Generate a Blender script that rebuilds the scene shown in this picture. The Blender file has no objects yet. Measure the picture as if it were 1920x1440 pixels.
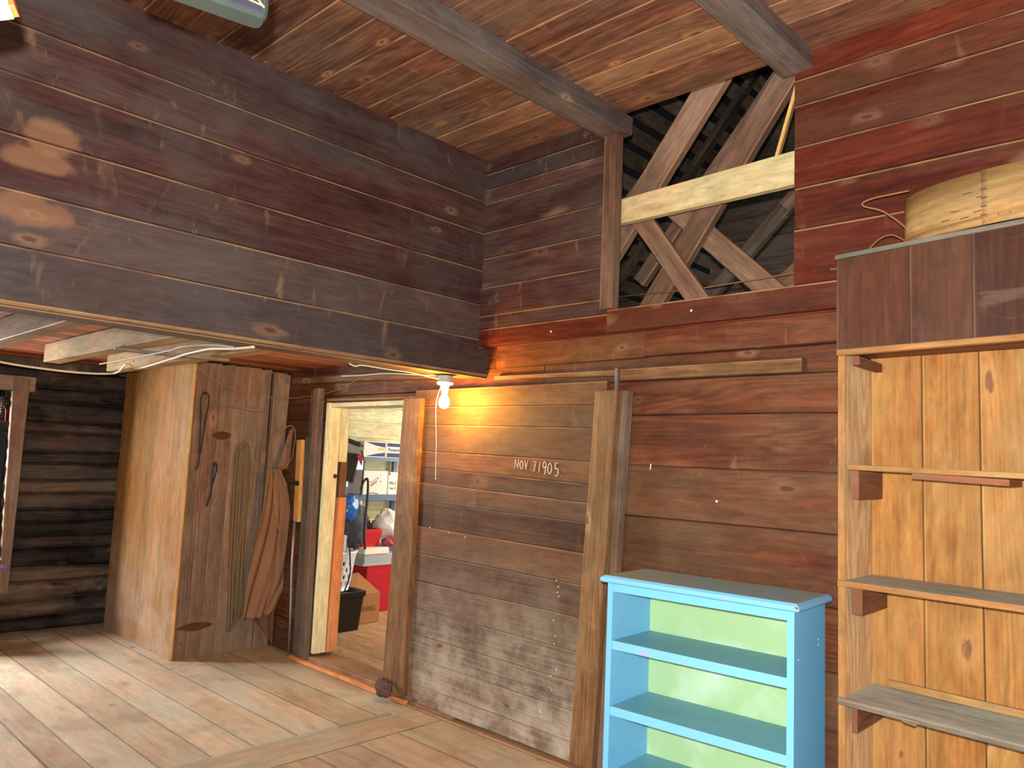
import bpy, bmesh, math, random
from mathutils import Vector, Matrix, noise
rnd = random.Random(7)
SC = bpy.context.scene
COL = SC.collection
V = Vector

# ------------------------------------------------------------------ camera
cam = bpy.data.cameras.new('camera'); cam_o = bpy.data.objects.new('camera', cam); COL.objects.link(cam_o)
YAW, PIT, ROL = math.radians(43.807), math.radians(5.829), math.radians(2.463)
f0 = V((-math.sin(YAW), math.cos(YAW), 0)); rt = V((math.cos(YAW), math.sin(YAW), 0)); up = V((0, 0, 1))
fw = f0*math.cos(PIT)+up*math.sin(PIT); uu = -f0*math.sin(PIT)+up*math.cos(PIT)
r2 = rt*math.cos(ROL)+uu*math.sin(ROL); u2 = -rt*math.sin(ROL)+uu*math.cos(ROL)
cam_o.matrix_world = Matrix(((r2.x, u2.x, -fw.x, 0), (r2.y, u2.y, -fw.y, 0), (r2.z, u2.z, -fw.z, 1.55), (0, 0, 0, 1)))
cam.sensor_width = 36; cam.lens = 1444.1/1920*36; cam.clip_start = 0.05; cam.clip_end = 200
SC.camera = cam_o

# ------------------------------------------------------------------ world, view, big lights
w = bpy.data.worlds.new('world'); SC.world = w; w.use_nodes = True
bg = w.node_tree.nodes['Background']; bg.inputs[0].default_value = (0.80, 0.90, 1.0, 1); bg.inputs[1].default_value = 1.1
vs = SC.view_settings
vs.view_transform = 'Standard'; vs.look = 'None'; vs.gamma = 1; vs.use_curve_mapping = False; vs.exposure = 0.0

def light(name, kind, loc, energy, color, size=None, size_y=None, direction=None):
    l = bpy.data.lights.new(name, kind); l.energy = energy; l.color = color
    o = bpy.data.objects.new(name, l); COL.objects.link(o); o.location = loc
    if kind == 'AREA':
        l.shape = 'RECTANGLE'; l.size = size; l.size_y = size_y or size
    elif size: l.shadow_soft_size = size
    if direction is not None: o.rotation_euler = V(direction).to_track_quat('-Z', 'Y').to_euler()
    return o
# the camera's own flash, up and to the left of the lens
light('camera_flash', 'POINT', V((0, 0, 1.55))+r2*-0.014+u2*0.078-fw*0.02, 800, (0.97, 1.0, 1.0), 0.012)
# daylight through the open barn doorway behind the photographer
light('doorway_daylight', 'AREA', (-0.3, -2.0, 1.25), 85, (0.93, 0.97, 1.0), 2.4, 2.2, (-0.12, 1, -0.10))
# daylight through the window in the log wall
light('log_window_daylight', 'AREA', (-7.85, 0.55, 1.75), 360, (0.96, 0.98, 1.0), 0.9, 0.9, (1, 0.95, -0.42))
# added fill lamp, out of view in the store room behind the door
light('store_room_fill', 'AREA', (-5.4, 7.0, 1.7), 100, (1.0, 0.97, 0.90), 1.6, 1.2, (-0.25, -1, -0.15))

# ------------------------------------------------------------------ materials
def srgb(r, g, b):
    f = lambda c: ((c/255+0.055)/1.055)**2.4 if c/255 > 0.04045 else c/255/12.92
    return (f(r), f(g), f(b), 1)

# stain depth of each wood (multiplies the whole board colour)
MUL = {'loft_boards': (0.458, 0.586, 0.772), 'ceiling_boards': (0.811, 1.185, 1.519), 'red_wall_boards': (0.571, 0.463, 0.388), 'lower_wall_boards': (0.614, 0.57, 0.468), 'floor_boards': (0.551, 0.606, 0.667), 'sliding_door_boards': (0.36, 0.358, 0.312), 'door_stile_wood': (0.529, 0.601, 0.542), 'closet_front_wood': (0.529, 0.611, 0.432), 'closet_side_wood': (0.918, 1.424, 1.6), 'bookcase_back_wood': (0.532, 0.569, 0.498), 'header_box_wood': (0.294, 0.245, 0.193), 'bentwood': (0.384, 0.363, 0.338), 'log_wood': (0.517, 0.643, 0.786), 'new_pine_wood': (0.8, 0.899, 1.016), 'beam_wood': (0.712, 0.935, 1.182), 'bookcase_edge_wood': (0.476, 0.586, 0.556), 'joist_wood': (0.95, 1.1, 0.98), 'cream_painted_wood': (0.85, 0.9, 0.88), 'weathered_shelf_wood': (0.75, 0.902, 0.897), 'bookcase_side_wood': (0.961, 0.97, 0.889), 'bracket_wood': (0.6, 0.62, 0.55)}
class NB:
    def __init__(s, name):
        s.m = bpy.data.materials.new(name); s.m.use_nodes = True; s.t = s.m.node_tree; s.n = s.t.nodes; s.l = s.t.links
        s.bsdf = s.n['Principled BSDF']
    def link(s, a, b): s.l.new(a, b)
    def node(s, typ, ins=None, **kw):
        n = s.n.new(typ)
        for k, v in kw.items(): setattr(n, k, v)
        if ins:
            for k, v in ins.items():
                if hasattr(v, 'is_output'): s.l.new(v, n.inputs[k])
                else: n.inputs[k].default_value = v
        return n
    def math(s, op, a, b=0.0, c=None):
        d = {0: a, 1: b}
        if c is not None: d[2] = c
        return s.node('ShaderNodeMath', d, operation=op).outputs[0]
    def ramp(s, x, stops, interp='LINEAR'):
        n = s.node('ShaderNodeValToRGB', {0: x}); cr = n.color_ramp; cr.interpolation = interp
        while len(cr.elements) < len(stops): cr.elements.new(0.5)
        for e, (p, c) in zip(cr.elements, stops): e.position = p; e.color = c if len(c) == 4 else (*c, 1)
        return n.outputs[0]
    def step(s, x, a, b, lo=0.0, hi=1.0):
        return s.node('ShaderNodeMapRange', {0: x, 1: a, 2: b, 3: lo, 4: hi}, interpolation_type='SMOOTHSTEP').outputs[0]
    def mix(s, f, a, b, mode='MIX'):
        n = s.node('ShaderNodeMix', data_type='RGBA', blend_type=mode)
        for i, v in ((0, f), (6, a), (7, b)):
            if hasattr(v, 'is_output'): s.l.new(v, n.inputs[i])
            else: n.inputs[i].default_value = v
        return n.outputs[2]
    def vec(s, v, sc, off=(0, 0, 0)):
        return s.node('ShaderNodeMapping', {0: v, 1: off, 3: sc}).outputs[0]
    def noise(s, v, sc=1.0, det=3.0, rough=0.55, dist=0.0):
        return s.node('ShaderNodeTexNoise', {'Vector': v, 'Scale': sc, 'Detail': det, 'Roughness': rough, 'Distortion': dist}).outputs[0]

def wood(name, c1, c2, c3, tint=0.35, dust=(150, 125, 100), dust_amt=0.25, knots=0.5, edge=0.5, edge_col=(165, 130, 92),
         gap=0.6, rough=0.62, knot_col=(60, 32, 26), halo=(190, 140, 95), rings=0.25, bump=0.25, grey=None, blotch=None, smear=0.25, spec=0.14, speck=0.0, low_tone=None, halo_amt=0.7, fine_amt=0.55, patches=None):
    b = NB(name)
    uv = b.node('ShaderNodeUVMap').outputs[0]
    at = b.node('ShaderNodeAttribute', attribute_name='pk').outputs['Vector']
    sx = b.node('ShaderNodeSeparateXYZ', {0: at}).outputs           # v, width, random
    su = b.node('ShaderNodeSeparateXYZ', {0: uv}).outputs
    P = b.node('ShaderNodeCombineXYZ', {0: su[0], 1: su[1], 2: b.math('MULTIPLY', sx[2], 37.0)}).outputs[0]
    world = b.node('ShaderNodeNewGeometry').outputs['Position']
    warp = b.noise(b.vec(P, (1.2, 5, 1)), 1.0, 2)
    Pw = b.node('ShaderNodeVectorMath', {0: P, 1: b.node('ShaderNodeCombineXYZ', {1: b.math('MULTIPLY', b.math('SUBTRACT', warp, 0.5), 0.03)}).outputs[0]}, operation='ADD').outputs[0]
    g = b.noise(b.vec(Pw, (2.2, 85, 1)), 1.0, 4, 0.65)
    bd = b.noise(b.vec(Pw, (0.8, 11, 1)), 1.0, 4, 0.6)
    rg = b.noise(b.vec(P, (0.7, 5.0, 1)), 1.0, 1)
    ring = b.math('MULTIPLY_ADD', b.math('SINE', b.math('MULTIPLY', rg, 95.0)), 0.5, 0.5)
    mot = b.noise(b.vec(P, (2.2, 7.0, 1)), 1.0, 5, 0.62, 0.3)
    x = b.math('MULTIPLY_ADD', g, 0.30, b.math('MULTIPLY_ADD', bd, 0.30, b.math('MULTIPLY', mot, 0.40)))
    x = b.math('MULTIPLY_ADD', b.math('SUBTRACT', ring, 0.5), rings*0.16, x)
    x = b.math('MULTIPLY_ADD', b.math('SUBTRACT', sx[2], 0.5), tint, x)
    col = b.ramp(x, [(0.28, srgb(*c1)), (0.50, srgb(*c2)), (0.72, srgb(*c3))])
    if grey:
        gm = b.step(b.math('ADD', b.noise(b.vec(P, (0.6, 5, 1)), 1.0, 3), b.math('MULTIPLY', b.math('FRACT', b.math('MULTIPLY', sx[2], 7.3)), 0.35)), 0.60, 0.85, 0, grey[1])
        col = b.mix(gm, col, srgb(*grey[0]))
    if blotch:
        bm_ = b.step(b.noise(b.vec(world, (1, 1, 1.4)), blotch[2], 4, 0.6, 0.4), 0.50, 0.66, 0, blotch[1])
        col = b.mix(bm_, col, srgb(*blotch[0]))
    fine = b.noise(b.vec(P, (7, 26, 1)), 1.0, 5, 0.7, 0.4)
    col = b.mix(fine_amt, col, b.ramp(fine, [(0.33, (0.52, 0.52, 0.52)), (0.62, (1.28, 1.28, 1.28))]), 'MULTIPLY')
    hue = b.step(b.noise(b.vec(P, (1.3, 4.0, 1), (11, 5, 3)), 1.0, 4, 0.6, 0.4), 0.38, 0.66)
    col = b.mix(1.0, col, b.mix(hue, (1.07, 0.95, 0.90, 1), (0.94, 1.02, 1.04, 1)), 'MULTIPLY')
    # settled dust
    dm = b.step(b.math('MULTIPLY_ADD', b.noise(b.vec(world, (1, 1, 1)), 1.7, 4, 0.65), 1.0, b.math('MULTIPLY', b.math('SUBTRACT', g, 0.5), 0.35)), 0.42, 0.75, 0, dust_amt)
    col = b.mix(dm, col, srgb(*dust))
    K = 1.0
    if name in MUL:
        col = b.mix(1.0, col, (*MUL[name], 1), 'MULTIPLY'); K = (sum(MUL[name])/3)**0.5
    hal = tuple(min(1, c_*K**1.4) for c_ in srgb(*halo)[:3])+(1,); ecol = tuple(min(1, c_*K) for c_ in srgb(*edge_col)[:3])+(1,)
    if low_tone:   # patchy second tone, mixed in more strongly towards the floor
        zz = b.node('ShaderNodeSeparateXYZ', {0: world}).outputs[2]
        lm = b.math('MULTIPLY', b.step(zz, low_tone[1], 0.0, 0, 1), b.step(b.math('MULTIPLY_ADD', g, 0.3, b.noise(world, 4.0, 5, 0.7)), 0.45, 0.9, 0.15, low_tone[2]))
        col = b.mix(lm, col, srgb(*low_tone[0]))
    # knots
    vo = b.node('ShaderNodeTexVoronoi', {'Vector': b.vec(Pw, (2.5, 5.4, 1)), 'Scale': 1.0, 'Randomness': 1.0}, voronoi_dimensions='2D')
    sc_ = b.node('ShaderNodeSeparateColor', {0: vo.outputs['Color']}).outputs
    on = b.math('GREATER_THAN', sc_[0], 1-knots*0.5)
    lump = b.noise(b.vec(P, (8, 20, 1)), 1.0, 4, 0.65)
    dd = b.math('ADD', b.math('MULTIPLY', vo.outputs['Distance'], b.math('MULTIPLY_ADD', sc_[1], 1.0, 0.62)), b.math('MULTIPLY', b.math('SUBTRACT', lump, 0.5), 0.34))
    hm = b.math('MULTIPLY', b.math('MULTIPLY', b.step(dd, 0.03, 0.22, 1, 0), on), b.math('MULTIPLY', sc_[2], halo_amt))
    col = b.mix(hm, col, hal)
    km = b.math('MULTIPLY', b.step(dd, 0.015, 0.065, 0.7, 0), on)
    col = b.mix(km, col, srgb(*knot_col))
    # pale rubbed smears across the grain
    if smear:
        sm = b.math('MULTIPLY', b.step(b.noise(b.vec(P, (9, 3.2, 1)), 1.0, 4, 0.65, 0.8), 0.58, 0.74), b.step(b.noise(world, 1.6, 2), 0.40, 0.62))
        col = b.mix(b.math('MULTIPLY', sm, smear), col, hal)
    if patches:    # places where the stain never took and the bare wood shows
        sw = b.node('ShaderNodeSeparateXYZ', {0: world}).outputs
        nz = b.math('MULTIPLY', b.math('SUBTRACT', b.noise(world, 9.0, 4, 0.6), 0.5), 1.1)
        for (py, pz, ry, rz) in patches:
            q1 = b.math('DIVIDE', b.math('SUBTRACT', sw[1], py), ry); q2 = b.math('DIVIDE', b.math('SUBTRACT', sw[2], pz), rz)
            rr = b.math('ADD', b.math('SQRT', b.math('ADD', b.math('MULTIPLY', q1, q1), b.math('MULTIPLY', q2, q2))), nz)
            col = b.mix(b.step(rr, 0.62, 1.05, 0.62, 0), col, b.mix(bd, srgb(112, 74, 50), srgb(146, 104, 74)))
    # worn edge highlight and dark gap line
    if edge:
        em = b.math('MULTIPLY', b.step(sx[0], 0.003, 0.011, 1, 0), b.step(b.noise(b.vec(P, (3.5, 3, 1)), 1.0, 3), 0.35, 0.6, 0.25, 1))
        col = b.mix(b.math('MULTIPLY', em, edge), col, ecol)
    far = b.math('SUBTRACT', sx[1], sx[0])
    col = b.mix(b.step(far, 0.0015, 0.006, gap, 0), col, srgb(22, 12, 9))
    if speck:
        vs_ = b.node('ShaderNodeTexVoronoi', {'Vector': world, 'Scale': 7.0})
        c_ = b.node('ShaderNodeSeparateColor', {0: vs_.outputs['Color']}).outputs[1]
        col = b.mix(b.math('MULTIPLY', b.step(vs_.outputs['Distance'], 0.015, 0.03, 1, 0), b.math('GREATER_THAN', c_, 1-speck)), col, srgb(235, 225, 215))
    b.link(col, b.bsdf.inputs['Base Color'])
    b.link(b.math('MULTIPLY_ADD', g, 0.2, rough-0.1), b.bsdf.inputs['Roughness'])
    b.bsdf.inputs['Specular IOR Level'].default_value = spec
    h = b.math('MULTIPLY_ADD', g, 1.0, b.math('MULTIPLY', bd, 1.0))
    b.link(b.node('ShaderNodeBump', {'Strength': bump, 'Distance': 0.004, 'Height': h}).outputs[0], b.bsdf.inputs['Normal'])
    return b.m

def plain(name, c, rough=0.5, spec=0.5, var=0.0, vs_=8, metal=0.0, emit=None, alpha=None, bump=0, trans=0.0, col2=None, lo=0.45, hi=0.65, coat=0):
    b = NB(name)
    world = b.node('ShaderNodeTexCoord').outputs['Object']
    col = srgb(*c) if not hasattr(c, 'is_output') else c
    if col2:
        col = b.mix(b.step(b.noise(world, vs_, 4, 0.6), lo, hi, 0, 1), col, srgb(*col2))
        b.link(col, b.bsdf.inputs['Base Color'])
    elif var:
        col = b.mix(b.noise(world, vs_, 3), tuple(x*(1-var) for x in col[:3])+(1,), tuple(min(1, x*(1+var)) for x in col[:3])+(1,))
        b.link(col, b.bsdf.inputs['Base Color'])
    else: b.bsdf.inputs['Base Color'].default_value = col
    b.bsdf.inputs['Roughness'].default_value = rough
    b.bsdf.inputs['Specular IOR Level'].default_value = spec
    b.bsdf.inputs['Metallic'].default_value = metal
    b.bsdf.inputs['Transmission Weight'].default_value = trans
    b.bsdf.inputs['Coat Weight'].default_value = coat
    if alpha is not None: b.bsdf.inputs['Alpha'].default_value = alpha
    if emit: b.bsdf.inputs['Emission Color'].default_value = srgb(*emit[0]); b.bsdf.inputs['Emission Strength'].default_value = emit[1]
    if bump: b.link(b.node('ShaderNodeBump', {'Strength': bump, 'Distance': 0.01, 'Height': b.noise(world, vs_*2, 4)}).outputs[0], b.bsdf.inputs['Normal'])
    return b.m

W_LOFT = wood('loft_boards', (66, 32, 26), (98, 54, 42), (134, 84, 62), tint=0.24, dust=(120, 100, 80), dust_amt=0.35, knots=0.55, edge=0.7, edge_col=(196, 150, 100), grey=((98, 80, 66), 0.6), halo=(168, 126, 94), smear=0.5, halo_amt=0.6, speck=0.12, patches=[(0.84, 2.76, 0.11, 0.085), (0.82, 2.665, 0.14, 0.06), (0.80, 2.455, 0.16, 0.075)])
W_CEIL = wood('ceiling_boards', (74, 36, 25), (122, 68, 44), (160, 104, 68), tint=0.25, dust=(128, 98, 72), dust_amt=0.25, speck=0.1, halo_amt=0.7, knots=0.7, edge=0.5, edge_col=(180, 130, 84), gap=0.75, halo=(176, 128, 86), rings=0.5)
W_RED = wood('red_wall_boards', (72, 30, 22), (108, 48, 33), (142, 78, 52), tint=0.2, dust=(130, 100, 76), dust_amt=0.18, knots=0.8, edge=0.75, edge_col=(200, 160, 105), grey=((104, 78, 60), 0.6), halo=(176, 128, 98), smear=0.35, rings=0.5, halo_amt=0.55, speck=0.1)
W_LOW = wood('lower_wall_boards', (74, 38, 26), (110, 62, 42), (150, 96, 66), tint=0.16, dust=(140, 112, 86), dust_amt=0.28, knots=0.6, edge=0.6, edge_col=(60, 36, 26), halo=(180, 132, 98), smear=0.35, grey=((112, 86, 66), 0.5), rings=0.5)
W_DOOR = wood('sliding_door_boards', (82, 50, 34), (120, 78, 54), (156, 110, 78), tint=0.30, dust=(150, 126, 102), dust_amt=0.4, knots=0.25, edge=0.5, edge_col=(176, 146, 112), halo=(170, 128, 92), grey=((128, 108, 88), 0.5), smear=0.3, low_tone=((164, 148, 128), 1.2, 1.0), bump=0.3)
W_STILE = wood('door_stile_wood', (92, 56, 36), (142, 94, 62), (184, 134, 92), tint=0.2, dust=(170, 138, 104), dust_amt=0.35, knots=0.5, edge=0.4, edge_col=(206, 160, 112), halo=(206, 166, 122), gap=0.2, rings=0.4, bump=0.4)
W_BEAM = wood('beam_wood', (74, 50, 40), (106, 78, 64), (134, 106, 86), tint=0.2, dust=(126, 106, 88), dust_amt=0.4, knots=0.3, edge=0.6, edge_col=(160, 112, 70), halo=(160, 126, 96), gap=0.1, rings=0.2)
W_JOIST = wood('joist_wood', (104, 70, 44), (150, 108, 68), (184, 144, 96), tint=0.2, dust=(150, 126, 96), dust_amt=0.3, knots=0.3, edge=0.4, gap=0.1)
W_SOFF = wood('loft_floor_underside', (104, 50, 30), (150, 80, 48), (186, 120, 78), tint=0.4, knots=0.3, edge=0.3, gap=0.9, dust_amt=0.3)
W_FLOOR = wood('floor_boards', (174, 142, 106), (210, 180, 144), (232, 206, 172), tint=0.2, dust=(216, 196, 164), dust_amt=0.5, knots=0.42, edge=0.45, edge_col=(120, 76, 54), gap=0.75, rough=0.7, knot_col=(120, 84, 66), halo=(176, 138, 110), blotch=((150, 116, 90), 0.3, 2.6), smear=0, rings=0.2, fine_amt=0.25)
W_SILL = wood('sill_wood', (110, 78, 54), (150, 114, 82), (180, 146, 110), tint=0.3, knots=0.2, edge=0.3, gap=0.3, dust_amt=0.4)
W_ORG = wood('fresh_edge_wood', (160, 92, 52), (196, 124, 76), (216, 152, 102), tint=0.2, knots=0.2, edge=0.2, gap=0.2, dust_amt=0.15)
W_CASE = wood('bookcase_back_wood', (150, 84, 38), (190, 124, 64), (212, 156, 96), tint=0.34, dust=(206, 164, 114), dust_amt=0.3, knots=0.85, edge=0.2, edge_col=(236, 196, 140), gap=0.6, knot_col=(84, 44, 34), halo=(216, 164, 104), smear=0.15, rings=0.5, bump=0.1)
W_CSIDE = wood('bookcase_side_wood', (150, 112, 80), (192, 152, 112), (228, 196, 152), tint=0.2, dust=(206, 176, 138), dust_amt=0.35, knots=0.5, edge=0.6, edge_col=(246, 216, 160), gap=0.2, halo=(226, 180, 128), rings=0.9, bump=0.4)
W_CEDGE = wood('bookcase_edge_wood', (160, 90, 48), (196, 126, 72), (220, 162, 104), tint=0.15, knots=0.3, edge=0.3, gap=0.1, dust_amt=0.15, halo=(180, 110, 70))
W_SHELF = wood('weathered_shelf_wood', (144, 134, 124), (174, 164, 152), (204, 194, 180), tint=0.2, knots=0.15, edge=0.2, gap=0.2, dust=(186, 178, 164), dust_amt=0.45, halo=(160, 130, 110))
W_GREY = wood('grey_weathered_wood', (74, 66, 58), (98, 88, 76), (124, 112, 98), tint=0.2, dust=(128, 116, 100), dust_amt=0.4, knots=0.15, edge=0.3, gap=0.2, halo=(120, 104, 86))
W_HEAD = wood('header_box_wood', (86, 50, 40), (116, 74, 58), (142, 100, 78), tint=0.2, dust=(128, 104, 88), dust_amt=0.45, knots=0.7, edge=0.5, edge_col=(146, 118, 94), gap=0.3, halo=(168, 132, 106), smear=0.4)
W_BRKT = wood('bracket_wood', (112, 62, 44), (148, 90, 66), (170, 114, 84), tint=0.3, knots=0.2, edge=0.2, gap=0.1, dust_amt=0.3)
W_CLOF = wood('closet_front_wood', (146, 84, 48), (190, 124, 76), (216, 160, 112), tint=0.12, dust=(204, 168, 134), dust_amt=0.25, knots=0.3, edge=0.15, gap=0.35, halo=(210, 160, 110), smear=0.1, low_tone=((172, 150, 134), 1.2, 0.8))
W_CLOS = wood('closet_side_wood', (84, 48, 36), (118, 74, 56), (148, 102, 78), tint=0.25, dust=(134, 108, 86), dust_amt=0.35, knots=0.5, edge=0.35, edge_col=(150, 112, 82), gap=0.5, halo=(150, 108, 80), low_tone=((112, 92, 76), 1.1, 0.6))
W_LOG = wood('log_wood', (34, 24, 20), (80, 58, 45), (132, 98, 72), tint=0.5, dust=(116, 96, 78), dust_amt=0.35, knots=0.2, edge=0, gap=0, blotch=((22, 16, 13), 0.85, 3.2), smear=0.15, bump=0.6)
W_PINE = wood('new_pine_wood', (196, 152, 92), (218, 180, 122), (232, 200, 148), tint=0.1, knots=0.25, edge=0, gap=0, dust_amt=0.0, knot_col=(176, 120, 70), halo=(224, 180, 120), rings=0.4, bump=0.05)
W_BRACE = wood('attic_brace_wood', (78, 54, 42), (112, 82, 64), (146, 112, 88), tint=0.3, knots=0.2, edge=0.5, edge_col=(170, 130, 80), gap=0.1, dust_amt=0.2)
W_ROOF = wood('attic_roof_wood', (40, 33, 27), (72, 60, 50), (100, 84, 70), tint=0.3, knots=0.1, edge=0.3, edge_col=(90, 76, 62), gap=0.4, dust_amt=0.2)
W_CREAM = wood('cream_painted_wood', (206, 190, 146), (226, 212, 170), (238, 228, 192), tint=0.06, knots=0.15, edge=0.2, edge_col=(150, 130, 92), gap=0.4, dust=(210, 190, 150), dust_amt=0.4, knot_col=(140, 100, 66), halo=(220, 200, 156), rings=0.05, smear=0.0, bump=0.15)
W_STOREF = wood('store_floor_wood', (150, 110, 78), (188, 146, 108), (208, 170, 132), tint=0.1, knots=0.1, edge=0.2, gap=0.5, dust_amt=0.3)
W_YEL = wood('handle_wood', (160, 116, 60), (196, 150, 84), (214, 174, 110), tint=0.1, knots=0.3, edge=0.2, gap=0)
W_BASK = wood('bentwood', (186, 140, 84), (218, 174, 112), (238, 204, 148), tint=0.05, knots=0.05, edge=0, gap=0, dust_amt=0.2, rings=0.7, dust=(206, 176, 130), bump=0.1)
M_BLUE = plain('blue_paint', (106, 170, 206), 0.42, 0.35, 0.06, 5)
M_BTOP = plain('dusty_blue_paint', (118, 152, 160), 0.6, 0.3, col2=(142, 140, 124), vs_=5, lo=0.35, hi=0.7)
M_BSHF = plain('blue_shelf_top_paint', (104, 156, 166), 0.5, 0.4, 0.08, 4)
M_BEDGE = plain('worn_blue_edge', (110, 172, 204), 0.5, 0.4, col2=(156, 150, 184), vs_=14, lo=0.60, hi=0.72)
M_GREEN = plain('pale_green_panel', (152, 180, 130), 0.55, 0.25, col2=(178, 202, 168), vs_=3.0, lo=0.45, hi=0.75)
M_RCHIP = plain('red_paint_chip', (196, 52, 60), 0.6)
M_BLACK = plain('black_leather', (26, 22, 22), 0.6)
M_IRON = plain('dark_iron', (60, 54, 50), 0.55, metal=0.6, var=0.3, vs_=20)
M_STEEL = plain('grey_steel', (150, 150, 148), 0.45, metal=0.7, var=0.2)
M_TAN = plain('tan_canvas', (126, 92, 58), 0.9, 0.1, 0.2, 14, bump=0.3)
M_APRON = plain('brown_canvas', (126, 92, 68), 0.92, 0.1, 0.22, 5, bump=0.35)
M_APRON_D = plain('brown_canvas_inside', (98, 70, 50), 0.92, 0.1, 0.2, 8)
M_TRIM = plain('canvas_binding', (150, 112, 70), 0.9, 0.1)
M_ROPE = plain('hemp_rope', (112, 90, 62), 0.95, 0.1, 0.25, 60)
M_CABLE = plain('cream_cable', (206, 190, 156), 0.5)
M_GCABLE = plain('grey_cable', (150, 146, 130), 0.6)
M_TEAL = plain('pale_green_wire', (150, 170, 150), 0.5)
M_PORC = plain('white_porcelain', (236, 232, 220), 0.25)
M_GBOX = plain('grey_fixture_box', (150, 148, 140), 0.5)
M_BULB = plain('glowing_bulb_glass', (255, 236, 200), 0.3, emit=((255, 186, 74), 1100))
M_CHALK = plain('white_chalk', (226, 214, 190), 0.95)
M_SHELFM = plain('slate_blue_steel', (70, 88, 110), 0.45, metal=0.2, var=0.15)
M_WBOX = plain('white_cardboard', (226, 214, 204), 0.8, var=0.05)
M_NAVY = plain('navy_print', (38, 50, 92), 0.7)
M_GOLDP = plain('yellow_print', (196, 178, 90), 0.7)
M_BRPR = plain('brown_print', (170, 128, 76), 0.7)
M_MARK = plain('dark_marker_ink', (70, 60, 60), 0.8)
M_RPRINT = plain('dark_red_print', (130, 48, 40), 0.7)
M_BTOTE = plain('black_plastic', (16, 15, 16), 0.4, var=0.1)
M_LABEL = plain('paper_label', (216, 210, 206), 0.7)
M_CARD = plain('brown_cardboard', (172, 118, 74), 0.85, 0.2, 0.12, 6)
M_RED = plain('red_plastic', (184, 26, 44), 0.35, var=0.08)
M_RED2 = plain('bright_red_plastic', (196, 34, 40), 0.35, var=0.1)
M_WPL = plain('white_plastic', (228, 226, 230), 0.4)
M_HOLE = plain('dark_inside', (60, 62, 74), 0.8)
M_CLEAR = plain('cloudy_clear_plastic', (190, 196, 200), 0.25, alpha=0.75)
M_CLLID = plain('cream_white_lid', (240, 232, 214), 0.5)
M_BLUEB = plain('blue_plastic_bag', (44, 110, 196), 0.3, var=0.25, vs_=9)
M_DRKB = plain('dark_grey_fabric', (66, 68, 74), 0.7, 0.3, 0.25, 10, bump=0.3)
M_BAGW = plain('white_plastic_bag', (232, 228, 222), 0.35, var=0.06, bump=0.5)
M_CANDY = plain('colourful_wrappers', (176, 50, 60), 0.4, col2=(120, 80, 150), vs_=30)
M_ORANGE = plain('orange_wrapper', (232, 140, 50), 0.4)
M_STRAW = plain('dried_plants', (86, 62, 48), 0.9, 0.1, 0.4, 30)
M_SMOKE = plain('smoky_clear_plastic', (44, 50, 46), 0.15, 0.5, 0.35, 9)
M_DPANE = plain('dark_film', (34, 36, 48), 0.15, 0.7, 0.3, 9)
M_PRIM = plain('magenta_print', (220, 60, 140), 0.4)
M_PRIO = plain('orange_print', (236, 90, 40), 0.4)
M_PRIG = plain('pale_green_print', (180, 220, 150), 0.4)
M_DKCL = plain('dark_blue_black_cloth', (30, 36, 44), 0.8, 0.2, 0.2)
M_REDST = plain('red_strap', (190, 30, 44), 0.6)
M_PURP = plain('purple_plastic', (120, 104, 170), 0.3)
M_NAIL = plain('pale_nail_head', (224, 214, 204), 0.5)
M_ROCK = plain('dark_lump', (84, 60, 54), 0.9, 0.2, 0.4, 25, bump=0.8)
M_EARTH = plain('ground', (120, 124, 96), 0.95, 0.1, 0.2, 2)
M_GLASS = plain('window_glass', (240, 244, 246), 0.05, 0.5, trans=1.0)
M_GRIME = plain('dark_wane', (82, 46, 36), 0.9, 0.1, 0.3, 20)

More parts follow.
